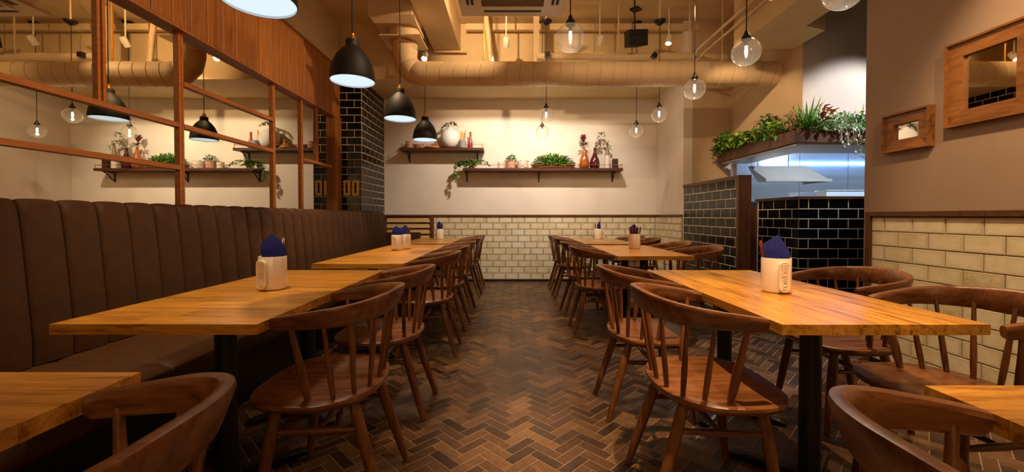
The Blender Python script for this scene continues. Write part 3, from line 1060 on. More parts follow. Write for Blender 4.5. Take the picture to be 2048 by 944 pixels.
# ---------------------------------------------------------------- pendants
def pendant(x, y, z, label):
    t = thing('pendant_lamp', label, 'lamp', (x, y, z), 0, 'black dome pendants over the left tables')
    outer = [(0.1465, 0.0), (0.1475, 0.004), (0.1465, 0.03), (0.140, 0.075), (0.127, 0.12), (0.107, 0.163), (0.082, 0.198), (0.058, 0.222), (0.047, 0.234), (0.044, 0.242), (0.044, 0.272), (0.040, 0.278), (0.012, 0.279)]
    inner = [(r - 0.003 if r > 0.05 else r - 0.006, zz - 0.003 if i > 4 else zz) for i, (r, zz) in enumerate(outer[:9])]
    mb = MB().lathe(outer, 40, cap=False)
    obj('shade', mb, M['blackshade'], t, smooth=True)
    obj('reflector', MB().lathe(inner, 40, cap=False), M['shadein'], t, smooth=True)
    obj('diffuser', MB().lathe([(0.142, 0.010), (0.142, 0.013), (0.001, 0.013)], 40, cap=False).lathe([(0.001, 0.010), (0.142, 0.010)], 40, cap=False), M['diffuser'], t)
    obj('brass_cap', MB().lathe([(0.028, 0.278), (0.026, 0.290), (0.018, 0.300), (0.016, 0.318), (0.008, 0.324)], 20), M['brass'], t, smooth=True)
    obj('cord', MB().tube([(0, 0, 0.322), (0, 0, ZC - z - 0.03)], 0.0045, 8), M['iron'], t)
    obj('ceiling_rose', MB().lathe([(0.012, ZC - z - 0.04), (0.05, ZC - z - 0.012), (0.055, ZC - z)], 20), M['iron'], t, smooth=True)
    l = lamp('SPOT', (0, 0, -0.005), 16, (1.0, 0.80, 0.56), angle=120, blend=0.8, radius=0.10)
    l.parent = t
pendant(-1.060, 1.740, 1.943, 'nearest black dome pendant, cropped by the top frame edge')
pendant(-1.085, 2.820, 1.965, 'second black dome pendant, hanging before the black tiled pier')
pendant(-1.045, 3.860, 1.955, 'third black dome pendant, crossing the duct elbow')
pendant(-1.060, 5.030, 1.975, 'farthest black dome pendant, in front of the upper shelf')

def globe(x, y, z, label, zc=ZC):
    t = thing('globe_lamp', label, 'lamp', (x, y, z), 0, 'clear glass globe pendants')
    r = 0.0915
    prof = [(0.026, r * 0.955)]
    for i in range(1, 22):
        a = R(16) + (PI - R(16)) * i / 21
        prof.append((max(r * math.sin(a), 1e-4), r * math.cos(a) * 0.99))
    obj('glass_globe', MB().lathe(prof, 36, cap=False), M['globe'], t, smooth=True)
    obj('socket_cap', MB().lathe([(0.030, 0.080), (0.031, 0.090), (0.027, 0.106), (0.016, 0.118), (0.012, 0.135), (0.006, 0.146)], 20), M['iron'], t, smooth=True)
    obj('socket', MB().lathe([(0.011, 0.040), (0.012, 0.079)], 14), M['potgrey'], t)
    obj('bulb', MB().lathe([(0.002, -0.022), (0.007, -0.014), (0.0095, 0.004), (0.008, 0.026), (0.005, 0.038)], 14), M['filament'], t, smooth=True)
    obj('cord', MB().tube([(0, 0, 0.144), (0, 0, zc - z - 0.03)], 0.004, 8), M['iron'], t)
    obj('ceiling_cone', MB().lathe([(0.014, zc - z - 0.055), (0.060, zc - z - 0.02), (0.066, zc - z)], 20), M['iron'], t, smooth=True)
    if zc < ZC:
        obj('drop_rod', MB().tube([(0, 0, zc - z), (0, 0, ZC - z)], 0.008, 8), M['beige'], t)
    l = lamp('POINT', (0, 0, -0.045), 1.2, (1.0, 0.82, 0.58), radius=0.012)
    l.parent = t
globe(1.635, 2.06, 2.165, 'nearest clear globe lamp, cropped at the upper right frame edge')
globe(1.573, 2.80, 2.155, 'clear globe lamp hanging in front of the right ceiling beam')
globe(1.600, 3.65, 2.168, 'clear globe lamp just below the right end of the duct')
globe(1.732, 4.90, 2.250, 'clear globe lamp on short cord near the side wall corner', 3.35)
globe(1.690, 5.66, 2.215, 'most distant right globe lamp beside the plum vase shelf')
globe(0.370, 2.66, 2.190, 'large clear globe lamp hanging beside the air conditioner')
globe(0.397, 4.90, 2.240, 'upper globe lamp of the close pair before the back wall', 3.35)
globe(0.402, 5.63, 2.190, 'lower globe lamp of the close pair before the back wall')

# ---------------------------------------------------------------- ceiling services
DY, DZ, DR = 4.66, 2.644, 0.134
rnd = random.Random(2)
SEG = 36
secs = []
for z, r in ((2.99, 0.128), (2.965, 0.140), (2.945, 0.130), (2.92, 0.143), (2.89, 0.131), (2.865, 0.139), (2.845, 0.134)):
    secs.append([(-1.205 + (r + rnd.uniform(-.005, .005)) * math.cos(2 * PI * k / SEG), DY + r * math.sin(2 * PI * k / SEG), z + 0.012 * math.sin(4 * PI * k / SEG + z * 40)) for k in range(SEG)])
ER = 0.20
for a in (2, 28, 30, 32, 58, 60, 62, 88):
    r = DR - (0.005 if a in (30, 60) else 0)
    cx, cz, ca, sa = -1.205 + ER * (1 - math.cos(R(a))), 2.844 - ER * math.sin(R(a)), math.cos(R(a)), math.sin(R(a))
    # ring across the direction of travel; it starts level and ends upright
    secs.append([(cx + r * math.cos(2 * PI * k / SEG) * ca, DY + r * math.sin(2 * PI * k / SEG), cz + r * math.cos(2 * PI * k / SEG) * sa) for k in range(SEG)])
x = -0.93
while x < 2.90:
    for dx, dr in ((0, 0), (0.003, -0.006), (0.008, -0.006), (0.011, 0)):
        secs.append([(x + dx + 0.030 * math.sin(2 * PI * k / SEG + 0.6), DY + (DR + dr) * math.sin(2 * PI * k / SEG), DZ + (DR + dr) * math.cos(2 * PI * k / SEG)) for k in range(SEG)])
    x += 0.147
secs.append([(2.948, DY + DR * math.sin(2 * PI * k / SEG), DZ + DR * math.cos(2 * PI * k / SEG)) for k in range(SEG)])
mb = MB().sweep(secs)
dt = thing('air_duct', 'thick cream painted spiral air duct with elbow, crossing under the ceiling', 'duct', (0, 0, 0))
obj('pipe', mb, M['duct'], dt, smooth=True)
obj('flange', box(-1.43, -0.99, DY - 0.20, DY + 0.20, 2.99, 3.003), M['duct'], dt)
obj('collar', MB().lathe([(0.165, 3.0035), (0.165, 3.116)], 28, -1.205, DY), M['duct'], dt, smooth=True)
pl = thing('plenum_box', 'cream painted sheet metal plenum box above the duct elbow', 'duct', (-1.27, DY, 3.12))
obj('casing', box(-0.265, 0.20, -0.24, 0.24, 0.07, 0.56), M['duct'], pl)
obj('lower_lip', MB().add([(-0.265, -0.24, 0.07), (0.22, -0.24, 0.07), (0.22, 0.24, 0.07), (-0.265, 0.24, 0.07), (-0.21, -0.20, 0.0), (0.24, -0.20, 0.0), (0.24, 0.2, 0.0), (-0.21, 0.2, 0.0)],
    [(0, 1, 5, 4), (1, 2, 6, 5), (2, 3, 7, 6), (3, 0, 4, 7), (4, 5, 6, 7), (0, 3, 2, 1)]), M['duct'], pl)
def pipe(name, pts, r, mat, label, cat='pipe', seg=12, grp=None):
    p0 = Vector(pts[0])
    o = obj(name, MB().tube([Vector(p) - p0 for p in pts], r, seg), mat, None, p0, smooth=True)
    return tag(o, label, cat, grp)
pipe('ceiling_pipe', [(0.30, 5.10, 3.005), (2.95, 5.10, 3.005)], 0.043, M['duct'], 'straight cream pipe running just above the duct', 'pipe')
pipe('conduit_pipe', [(0.30, 4.98, 2.885), (2.95, 4.98, 2.885)], 0.013, M['duct'], 'thin conduit between the duct and the cream pipe', 'pipe')
pipe('conduit_pipe', [(2.19, -1.5, 3.02), (2.19, 4.9, 3.02), (2.19, 5.02, 2.96)], 0.016, M['duct'], 'upper of two conduits along the face of the right beam', 'pipe')
pipe('conduit_pipe', [(2.20, -1.5, 2.93), (2.20, 4.75, 2.93), (2.19, 4.97, 2.90)], 0.012, M['duct'], 'lower of two conduits along the face of the right beam', 'pipe')
o = obj('steel_channel', box(-0.62, 2.5, -0.03, 0.03, -0.04, 0.04), M['duct'], None, (0, 5.58, 3.58))
tag(o, 'horizontal cream channel along top of the bulkhead face', 'channel')
o = obj('steel_post', box(-0.035, 0.035, -0.035, 0.035, 2.975, ZC), M['duct'], None, (0.30, 5.25, 0))
tag(o, 'square cream post by the globe cord, standing on the pipe', 'post')
pipe('flexible_hose', [(-0.34, 5.2, ZC), (-0.33, 5.2, 3.5), (-0.30, 5.2, 3.3), (-0.27, 5.2, 3.0), (-0.27, 5.15, 2.75)], 0.035, M['duct'], 'slanting cream hose dropping behind the duct at left', 'hose')
pipe('cross_tube', [(-1.055, 5.62, 3.275), (-0.62, 5.62, 3.275)], 0.014, M['duct'], 'short cream tube under the far end of left beam', 'pipe')
for xx, lb in ((-0.32, 'thin dark rod holding up the duct at left'), (2.35, 'thin cream rod holding the duct near the side wall')):
    pipe('hanger_rod', [(xx, DY, DZ + DR), (xx, DY, ZC)], 0.007, M['brass'] if xx < 0 else M['beige'], lb, 'rod', 8)
for xx in (1.30, 2.17):
    pipe('hanger_rod', [(xx, 5.10, 3.048), (xx, 5.10, ZC)], 0.010, M['beige'], 'cream rod holding up the pipe, ' + ('beside the speaker' if xx < 2 else 'near the right beam'), 'rod', 8)

ac = thing('air_conditioner', 'square cream ceiling cassette air conditioner with brown grille', 'air conditioner', (0.0, 3.445, 2.93))
mb = MB()
mb.box(-0.475, 0.475, -0.475, 0.475, 0.0, 0.03)
mb.box(-0.42, 0.42, -0.42, 0.42, 0.03, 0.28)
obj('casing', mb, M['white'], ac, bevel=0.006)
obj('grille_frame', MB().box(-0.31, -0.275, -0.31, 0.31, -0.012, 0).box(0.275, 0.31, -0.31, 0.31, -0.012, 0).box(-0.275, 0.275, -0.31, -0.275, -0.012, 0).box(-0.275, 0.275, 0.275, 0.31, -0.012, 0), M['white'], ac)
obj('grille', box(-0.274, 0.274, -0.274, 0.274, -0.006, -0.0005), M['acgrille'], ac)
for i in range(12):
    yy = -0.25 + i * 0.0455
    obj('grille_slat', box(-0.274, 0.274, yy, yy + 0.012, -0.010, -0.006), M['acgrille'], ac)
for sx in (-1, 1):
    for q in (0.355, 0.395):
        obj('air_slot', box(sx * q - 0.012, sx * q + 0.012, -0.26, 0.26, -0.003, 0.0), M['darkslot'], ac)
for sy in (-1, 1):
    obj('air_slot', box(-0.26, 0.26, sy * 0.375 - 0.014, sy * 0.375 + 0.014, -0.003, 0.0), M['darkslot'], ac)
    for sx in (-1, 1):
        obj('hanger_rod', MB().tube([(sx * 0.36, sy * 0.36, 0.28), (sx * 0.36, sy * 0.36, ZC - 2.93)], 0.008, 8), M['beige'], ac)

sp = thing('loudspeaker', 'small black loudspeaker tilted on a bracket under the ceiling', 'speaker', (1.455, 4.95, 3.165))
cab = MB().prism([(-0.135, -0.075), (0.135, -0.075), (0.09, 0.085), (-0.09, 0.085)], -0.09, 0.09)
b_ = obj('cabinet', cab, M['speaker'], sp, rot=(R(12), R(-10), R(20)), bevel=0.006)
obj('badge', box(-0.012, 0.012, -0.004, 0, -0.003, 0.003), M['metal'], b_, (-0.02, -0.0755, 0.0))
obj('bracket', MB().tube([(0.0, 0.0, 0.075), (0, 0.02, ZC - 3.165)], 0.010, 8), M['iron'], sp)
o = obj('ceiling_plate', box(-0.055, 0.055, -0.055, 0.055, -0.02, 0), M['iron'], None, (1.56, 5.28, ZC), (0, 0, R(45)))
tag(o, 'small black square plate turned on the ceiling above the loudspeaker', 'plate')

def clip_box(x, y, z, rot, label):
    o = obj('cable_box', MB().box(-0.03, 0.03, -0.03, 0.03, -0.03, 0.03), M['iron'], None, (x, y, z), (0, R(rot), 0), bevel=0.004)
    tag(o, label, 'junction box')
clip_box(0.42, 5.035, 3.005, 0, 'black box clipped on the cream pipe below the globe cord')
clip_box(1.715, 5.035, 2.995, 35, 'black box clipped crooked on the cream pipe beside the spot')

# visible track spots
def spot(x, y, z, tgt, power, label, angle=60, lit=True, mount=ZC, blend=0.5, col=WARM):
    t = thing('spotlight', label, 'lamp', (x, y, z), 0, 'white cylinder spotlights')
    d = (Vector(tgt) - Vector((x, y, z))).normalized()
    q = d.to_track_quat('-Z', 'Y').to_euler()
    body = MB().lathe([(0.036, -0.055), (0.038, -0.05), (0.038, 0.05), (0.030, 0.06), (0.004, 0.062)], 20, cap=False)
    b_ = obj('body', body, M['white'], t, rot=q, smooth=True)
    obj('lens', MB().lathe([(0.0335, -0.050), (0.001, -0.049)], 20, cap=False), M['spotlens'] if lit else M['potgrey'], b_)
    obj('stem', MB().tube([(0, 0, 0.05), (0, 0, mount - z)], 0.008, 8), M['white'], t)
    if lit:
        l = lamp('SPOT', tuple(d * 0.075), power, col, angle=angle, blend=blend, radius=0.032)
        l.rotation_euler = q
        l.parent = t
SOFTWHITE = (1.0, 0.83, 0.66)
spot(-0.076, 5.08, 3.175, (-0.25, 6.60, 1.25), 115, 'lit white spotlight in front of bulkhead, below the channel', 105, col=SOFTWHITE, blend=0.8)
spot(-1.10, 5.22, 3.06, (-1.25, 3.7, 0.7), 70, 'lit spotlight half hidden behind the duct near left beam', 42)
spot(1.97, 5.24, 3.27, (1.35, 4.6, 0.7), 60, 'lit white spotlight tilted left, right of the loudspeaker', 40)
spot(1.07, 5.10, 3.205, (0.9, 6.6, 1.15), 85, 'pale spotlight turned to the back wall beside the loudspeaker', 90, col=SOFTWHITE, blend=0.8)
spot(2.06, 3.30, 2.83, (1.2, 2.3, 0.5), 60, 'lit spotlight beside right beam at top frame edge', 70, mount=ZC)

# ---------------------------------------------------------------- framed mirrors on the right wall
def framed_mirror(y0, y1, z0, z1, fw, label):
    t = thing('framed_mirror', label, 'mirror', (XR, (y0 + y1) / 2, (z0 + z1) / 2))
    a, bb = (y1 - y0) / 2, (z1 - z0) / 2
    th = 0.03
    A, B = a - fw, bb - fw
    def bar(pts, x0, x1):
        return MB().add([(x0, *p) for p in pts] + [(x1, *p) for p in pts], [(0, 1, 2, 3), (7, 6, 5, 4), (0, 4, 5, 1), (1, 5, 6, 2), (2, 6, 7, 3), (3, 7, 4, 0)])
    i_ = 0.012
    for pts in ([(-a + i_, -bb + i_), (a - i_, -bb + i_), (A, -B), (-A, -B)], [(-a + i_, bb - i_), (-A, B), (A, B), (a - i_, bb - i_)],
                [(-a + i_, -bb + i_), (-A, -B), (-A, B), (-a + i_, bb - i_)], [(a - i_, -bb + i_), (a - i_, bb - i_), (A, B), (A, -B)]):
        obj('frame_board', bar(pts, -th, -0.001), M['frame'], t)
    lp = 0.045
    for (ya, yb, za, zb) in ((-a, a, -bb, -bb + i_), (-a, a, bb - i_, bb), (-a, -a + i_, -bb + i_, bb - i_), (a - i_, a, -bb + i_, bb - i_)):
        obj('outer_lip', box(-lp, -0.001, ya, yb, za, zb), M['frame'], t)
    obj('pane', box(-0.012, -0.002, -A, A, -B, B), M['mirror'], t)
framed_mirror(2.04, 2.47, 1.571, 2.056, 0.088, 'larger rustic wood framed mirror, high on the right wall')
framed_mirror(2.56, 2.885, 1.485, 1.740, 0.076, 'small rustic wood framed mirror left of the larger one')

# ---------------------------------------------------------------- tiled screen, counter, kitchen opening
scn = struct('wall_screen', box(2.32, 2.43, 4.262, 5.598, 0, 1.44), M['whitegrout'])
tile_field(scn, (2.32, 5.598), -PI / 2, 1.336, 0.018, 14, TW, TH, M['black'], off=0.02)
obj('cap', box(2.306, 2.44, 4.222, 5.598, 1.441, 1.472), M['dwood'], scn)
obj('end_board', box(2.306, 2.44, 4.222, 4.260, 0, 1.440), M['dwoodz'], scn)
ctr = struct('wall_counter', MB().box(2.92, 3.06, 4.21, 4.92, 0, 1.228).box(3.06, 7.5, 4.21, 4.35, 0, 1.228), M['whitegrout'])
tile_field(ctr, (2.92, 4.905), -PI / 2, 0.70, 0.010, 12, TW, TH, M['black'], off=0.02)
tile_field(ctr, (2.915, 4.21), 0, 1.35, 0.010, 12, TW, TH, M['black'], off=0.0)
obj('cap', MB().prism([(2.895, 4.185), (7.5, 4.185), (7.5, 4.37), (3.08, 4.37), (3.08, 4.935), (2.895, 4.935)], 1.229, 1.253), M['dwood'], ctr)
obj('corner_board', box(2.865, 2.918, 4.925, 4.965, 0, 1.17), M['dwoodz'], ctr)
gd = thing('swing_door', 'low dark wood swing door between tiled screen and counter', 'door', (2.44, 4.96, 0))
obj('door_leaf', box(0.012, 0.42, 0, 0.03, 0.12, 1.155), M['dwoodz'], gd)
obj('latch_plate', box(0.36, 0.40, -0.006, 0, 0.36, 0.46), M['metal'], gd, label='small steel latch plate')
struct('wall_bulkhead', MB().box(2.95, 3.10, 4.36, 5.598, 1.89, ZC).box(3.10, 7.5, 4.22, 4.36, 1.89, ZC).box(2.95, 3.10, 4.22, 4.36, 1.89, ZC), M['greywall'])
obj('side_lining', box(2.946, 2.95, 4.222, 5.598, 1.89, ZC), M['tanwall'], bpy.data.objects['wall_bulkhead'])
struct('ceiling_kitchen', box(3.1, 7.5, 4.36, 6.5, 2.35, 2.42), M['greywall'])
pb = thing('planter_box', 'long dark wood planter box over the kitchen hatch, full of plants', 'planter', (2.73, 4.0, 1.762))
obj('fascia_board', box(0, 0.018, 0, 1.5, 0, 0.123), M['dwood'], pb)
obj('fascia_board', box(0.018, 2.4, 0, 0.018, 0, 0.123), M['dwood'], pb)
obj('end_board', box(0.018, 0.205, 1.482, 1.5, 0, 0.123), M['dwood'], pb)
obj('bottom_board', MB().box(0.018, 0.205, 0.018, 1.482, 0.002, 0.016).box(0.205, 2.4, 0.018, 0.205, 0.002, 0.016), M['dwood'], pb)
obj('soil', MB().box(0.018, 0.205, 0.018, 1.482, 0.016, 0.095).box(0.205, 2.4, 0.018, 0.205, 0.016, 0.095), M['earth'], pb)
st = struct('trim_7', MB().box(2.76, 3.10, 4.03, 5.45, 1.742, 1.760).box(3.10, 7.5, 4.03, 4.55, 1.742, 1.760), M['steelsoft'])
struct('trim_8', box(2.92, 2.965, 5.47, 5.52, 0, 1.742), M['plasticwhite'])
stw = struct('wall_kitchen_back', box(2.43, 7.5, 6.45, 6.50, 0, 2.35), M['steel'])
for i in range(6):
    obj('panel', box(2.97 + i * 0.75, 2.97 + i * 0.75 + 0.742, 6.435, 6.45, 1.22, 2.34), M['steel'], stw)
struct('wall_kitchen_left', box(2.90, 2.95, 5.72, 6.45, 0, 2.35), M['steelsoft'])
hood = thing('cooker_hood', 'stainless steel sloping cooker hood seen through the kitchen hatch', 'hood', (3.40, 5.35, 1.47))
T_ = [(-0.44, -0.15, 0.21), (0.28, -0.15, 0.21), (0.28, 0.1, 0.21), (-0.29, 0.1, 0.21)]
B_ = [(-0.33, -0.35, 0.03), (0.42, -0.35, 0.03), (0.42, 0.1, 0.03), (-0.17, 0.1, 0.03)]
obj('canopy', MB().add(T_ + B_, [(0, 1, 2, 3), (0, 4, 5, 1), (1, 5, 6, 2), (2, 6, 7, 3), (3, 7, 4, 0), (4, 7, 6, 5)]), M['hoodsteel'], hood)
obj('chain', MB().tube([(-0.2, 0.05, 0.2105), (-0.2, 0.05, 0.875)], 0.006, 6).tube([(0.2, 0.05, 0.2105), (0.2, 0.05, 0.875)], 0.006, 6), M['metal'], hood)
obj('rim', MB().box(-0.345, 0.45, -0.37, -0.35, 0, 0.032).box(0.42, 0.45, -0.35, 0.1, 0, 0.032), M['steelsoft'], hood)
tb = thing('tube_lamp', 'cool white tube lamp under the kitchen ceiling', 'lamp', (5.9, 4.95, 2.06))
obj('tube', MB().tube([(-1.1, 0, 0), (1.1, 0, 0)], 0.013, 10), M['tubelight'], tb)
obj('bracket', MB().box(-1.1, -1.07, -0.02, 0.02, 0.02, 0.29).box(1.07, 1.1, -0.02, 0.02, 0.02, 0.29), M['white'], tb)
ks = thing('shelf_unit', 'steel back shelf low behind the counter in the kitchen', 'shelf', (4.2, 6.2, 0))
obj('top_board', box(-1.2, 2.0, -0.2, 0.22, 1.27, 1.30), M['steelsoft'], ks)
for sx in (-1.1, 1.9):
    obj('leg', box(sx - 0.02, sx + 0.02, -0.18, -0.14, 0, 1.27), M['steelsoft'], ks)
    obj('leg', box(sx - 0.02, sx + 0.02, 0.16, 0.20, 0, 1.27), M['steelsoft'], ks)
wt = thing('food_bin', 'white open food bin on the kitchen shelf at right of hatch', 'bin', (4.90, 6.13, 1.301))
obj('body', MB().box(-0.32, 0.30, -0.1, -0.09, 0, 0.13).box(-0.32, 0.30, 0.09, 0.1, 0, 0.13).box(-0.32, -0.31, -0.09, 0.09, 0, 0.13).box(0.29, 0.30, -0.09, 0.09, 0, 0.13).box(-0.31, 0.29, -0.09, 0.09, 0, 0.01), M['plasticwhite'], wt)
obj('rim', MB().box(-0.34, 0.32, -0.12, -0.1, 0.12, 0.135).box(-0.34, 0.32, 0.1, 0.12, 0.12, 0.135), M['steelsoft'], wt)
lamp('SPOT', (3.6, 4.42, 2.30), 48, (0.88, 0.94, 1.0), (3.4, 5.35, 1.5), 110, 0.8, 0.04)  # added to light the hood front, no such lamp known
lamp('SPOT', (5.2, 4.6, 2.30), 130, (0.62, 0.80, 1.0), (5.0, 6.4, 1.4), 110, 0.8, 0.04)  # added cool fill for the steel back of the kitchen
lamp('SPOT', (3.9, 3.1, 2.75), 85, (0.96, 0.95, 0.95), (3.40, 4.25, 1.98), 56, 0.6, 0.05)
lamp('SPOT', (3.5, 3.65, 2.65), 130, (0.85, 0.92, 1.0), (1.9, 2.5, 0), 50, 0.6, 0.04)

# ---------------------------------------------------------------- shelves and what stands on them
def shelf(x0, x1, z, label, bx):
    t = thing('wall_shelf', label, 'shelf', (0, YB, z))
    d = 0.235
    obj('board', box(x0, x1, -d, -0.001, -0.042, 0), M['shelf'], t, bevel=0.003)
    for xx in bx:
        pts = [(xx, -0.008, -0.048), (xx, -0.008, -0.19)]
        mb = MB().box(xx - 0.009, xx + 0.009, -0.014, -0.001, -0.20, -0.0425).box(xx - 0.009, xx + 0.009, -0.20, -0.014, -0.055, -0.0425)
        mb.tube([(xx, -0.012, -0.185), (xx, -0.05, -0.16), (xx, -0.10, -0.11), (xx, -0.15, -0.07), (xx, -0.185, -0.058)], 0.008, 8)
        obj('bracket', mb, M['iron'], t)
    zr = 0.052
    obj('gallery_rail', MB().tube([(x0 + 0.02, -0.02, zr), (x0 + 0.02, -d + 0.012, zr), (x1 - 0.02, -d + 0.012, zr), (x1 - 0.02, -0.02, zr)], 0.0035, 6), M['brass'], t)
    for xx in (x0 + 0.02, x1 - 0.02):
        obj('rail_post', MB().lathe([(0.008, 0), (0.005, 0.01), (0.004, 0.05), (0.008, 0.056), (0.006, 0.066)], 10, xx, -d + 0.012), M['brass'], t)
YS = 6.55
def sx(px, Y=YS):
    return (px - 1025) / FOC * Y
Z1S, Z2S = 2.116, 1.800
shelf(sx(800, 6.43), sx(967, 6.43), Z1S, 'upper left dark wood wall shelf with brass gallery rail', (sx(815, 6.5), sx(954, 6.5)))
shelf(sx(926, 6.43), sx(1246, 6.43), Z2S, 'lower long dark wood wall shelf with plants and vases', (sx(932, 6.5), sx(1079, 6.5), sx(1229, 6.5)))
def pot(name, label, cat, x, z, r, h, mat, taper=0.85, y=YS, grp=None, hollow=True, soil=False):
    t = thing(name, label, cat, (x, y, z + 0.001), 0, grp)
    prof = [(r * taper, 0), (r * (taper + 1) / 2, h * 0.5), (r, h), (r * 0.9, h), (r * 0.85 * (taper + 1) / 2, h * 0.55), (0.002, h * 0.5)]
    obj('body', MB().lathe(prof, 24), mat, t, smooth=True)
    if soil:
        obj('soil', MB().lathe([(r * 0.86, h * 0.86), (0.001, h * 0.88)], 16, cap=False), M['earth'], t)
    return t
def vase(name, label, cat, x, z, prof, mat, y=YS, grp=None):
    o = obj(name, MB().lathe(prof, 28), mat, None, (x, y, z + 0.001), smooth=True)
    return tag(o, label, cat, grp)
# upper shelf
pot('cup', 'small pinkish cup at the left end of the upper shelf', 'cup', sx(820), Z1S, 0.060, 0.115, M['terracotta'], 0.95)
pot('bowl', 'low terracotta bowl beside the cup on the upper shelf', 'bowl', sx(838), Z1S, 0.085, 0.060, M['terracotta'], 0.7)
o = obj('serving_board', MB().lathe([(0.13, 0.0), (0.135, 0.006), (0.135, 0.024), (0.13, 0.03)], 28), M['tray'], None, (sx(866), YS, Z1S + 0.001), smooth=True)
tag(o, 'round wooden board lying on the upper shelf behind the pendant', 'board')
vase('wooden_ornament', 'turned wooden ornament on the round board, upper shelf', 'ornament', sx(873), Z1S + 0.032, [(0.05, 0), (0.055, 0.02), (0.03, 0.05), (0.018, 0.07), (0.028, 0.09), (0.026, 0.11), (0.004, 0.118)], M['tray'])
vase('round_vase', 'big white round vase crowned with ivy on the upper shelf', 'vase', sx(902, 6.58), Z1S, [(0.06, 0), (0.11, 0.03), (0.142, 0.09), (0.150, 0.15), (0.142, 0.21), (0.115, 0.262), (0.07, 0.295), (0.045, 0.305), (0.045, 0.325), (0.035, 0.325), (0.03, 0.28), (0.002, 0.06)], M['plasticwhite'], 6.515)
pot('pot', 'ribbed grey pot on upper shelf, before the round white vase', 'pot', sx(907, 6.47), Z1S, 0.057, 0.115, M['potgrey'], 0.88, 6.472).location.x += 0.145
def bottle(r, h):
    return [(r * 0.9, 0), (r, 0.01), (r, h * 0.30), (r * 0.9, h * 0.42), (r * 0.55, h * 0.60), (r * 0.42, h * 0.75), (r * 0.40, h * 0.95), (r * 0.46, h * 0.97), (r * 0.46, h), (r * 0.3, h), (r * 0.3, h * 0.7), (0.002, h * 0.1)]
vase('bottle', 'yellow bottle vase on the upper shelf', 'vase', sx(923.5), Z1S, bottle(0.040, 0.262), M['yellowglass'], grp='slim bottles on the upper shelf')
vase('bottle', 'tall milky bottle with thin neck between yellow and rose bottles', 'vase', sx(932, 6.6), Z1S, bottle(0.032, 0.305), M['clearbottle'], 6.6, grp='slim bottles on the upper shelf')
vase('bottle', 'dark rose bottle vase at right end of upper shelf', 'vase', sx(941), Z1S, bottle(0.041, 0.262), M['rosebottle'], grp='slim bottles on the upper shelf')
# lower shelf
pot('cup', 'plain pinkish cup on the lower shelf, left of the leafy pot', 'cup', sx(1002), Z2S, 0.054, 0.100, M['potwhite'], 0.95)
pot('flower_pot', 'pinkish flower pot with a leafy green plant, lower shelf', 'pot', sx(1022), Z2S, 0.076, 0.118, M['terracotta'], 0.82, soil=True)
pot('flower_pot', 'wide chalky flower pot with thin trailing sprig, lower shelf', 'pot', sx(1045), Z2S, 0.090, 0.122, M['potwhite'], 0.85, soil=True)
pot('dish', 'tiny white dish at the edge of the lower shelf', 'dish', sx(1053, 6.46), Z2S, 0.028, 0.022, M['potwhite'], 0.6, 6.462)
bk = thing('basket', 'shallow wicker basket of bushy ferns on the lower shelf', 'basket', (sx(1106), 6.525, Z2S + 0.001))
bm_ = MB()
for (a_, z_) in ((0.80, 0.0), (0.90, 0.02), (1.0, 0.045), (0.97, 0.047), (0.86, 0.022), (0.02, 0.012)):
    pass
secs = []
for (a_, z_) in ((0.80, 0.0), (0.90, 0.02), (1.0, 0.045), (0.97, 0.047), (0.86, 0.022), (0.02, 0.012)):
    secs.append([(0.345 * a_ * math.cos(2 * PI * k / 28), 0.085 * a_ * math.sin(2 * PI * k / 28), z_) for k in range(28)])
obj('body', MB().sweep(secs), M['wicker'], bk, smooth=True)
for k_ in range(2):
    obj('woven_rim', MB().tube([(0.347 * math.cos(2 * PI * k / 28), 0.087 * math.sin(2 * PI * k / 28), 0.018 + 0.03 * k_) for k in range(29)], 0.006, 6), M['wicker'], bk)
drop = lambda r, h: [(r * 0.72, 0), (r * 0.88, 0.012), (r, h * 0.16), (r * 0.99, h * 0.28), (r * 0.86, h * 0.44), (r * 0.62, h * 0.60), (r * 0.38, h * 0.75), (r * 0.25, h * 0.86), (r * 0.22, h * 0.97), (r * 0.28, h), (r * 0.2, h), (r * 0.15, h * 0.8), (0.002, h * 0.1)]
vase('teardrop_vase', 'amber teardrop vase holding a dark red flower', 'vase', sx(1168), Z2S, drop(0.080, 0.345), M['amber'])
vase('teardrop_vase', 'dark plum teardrop vase holding arching green vines', 'vase', sx(1189), Z2S, drop(0.080, 0.315), M['plum'])
cv = thing('cone_vase', 'slim cone vase, taupe above and cream below, lower shelf', 'vase', (sx(1214), YS, Z2S + 0.001))
obj('lower_body', MB().lathe([(0.042, 0), (0.042, 0.12), (0.036, 0.21)], 20), M['potwhite'], cv, smooth=True)
obj('upper_body', MB().lathe([(0.036, 0.2101), (0.026, 0.29), (0.015, 0.37), (0.013, 0.41), (0.008, 0.41), (0.006, 0.35)], 20), M['taupevase'], cv, smooth=True)
o = obj('wooden_block', box(-0.040, 0.040, -0.04, 0.04, 0, 0.155), M['block'], None, (sx(1229.5), YS, Z2S + 0.001), bevel=0.003)
tag(o, 'dark brown wooden block at the right end of the lower shelf', 'block')

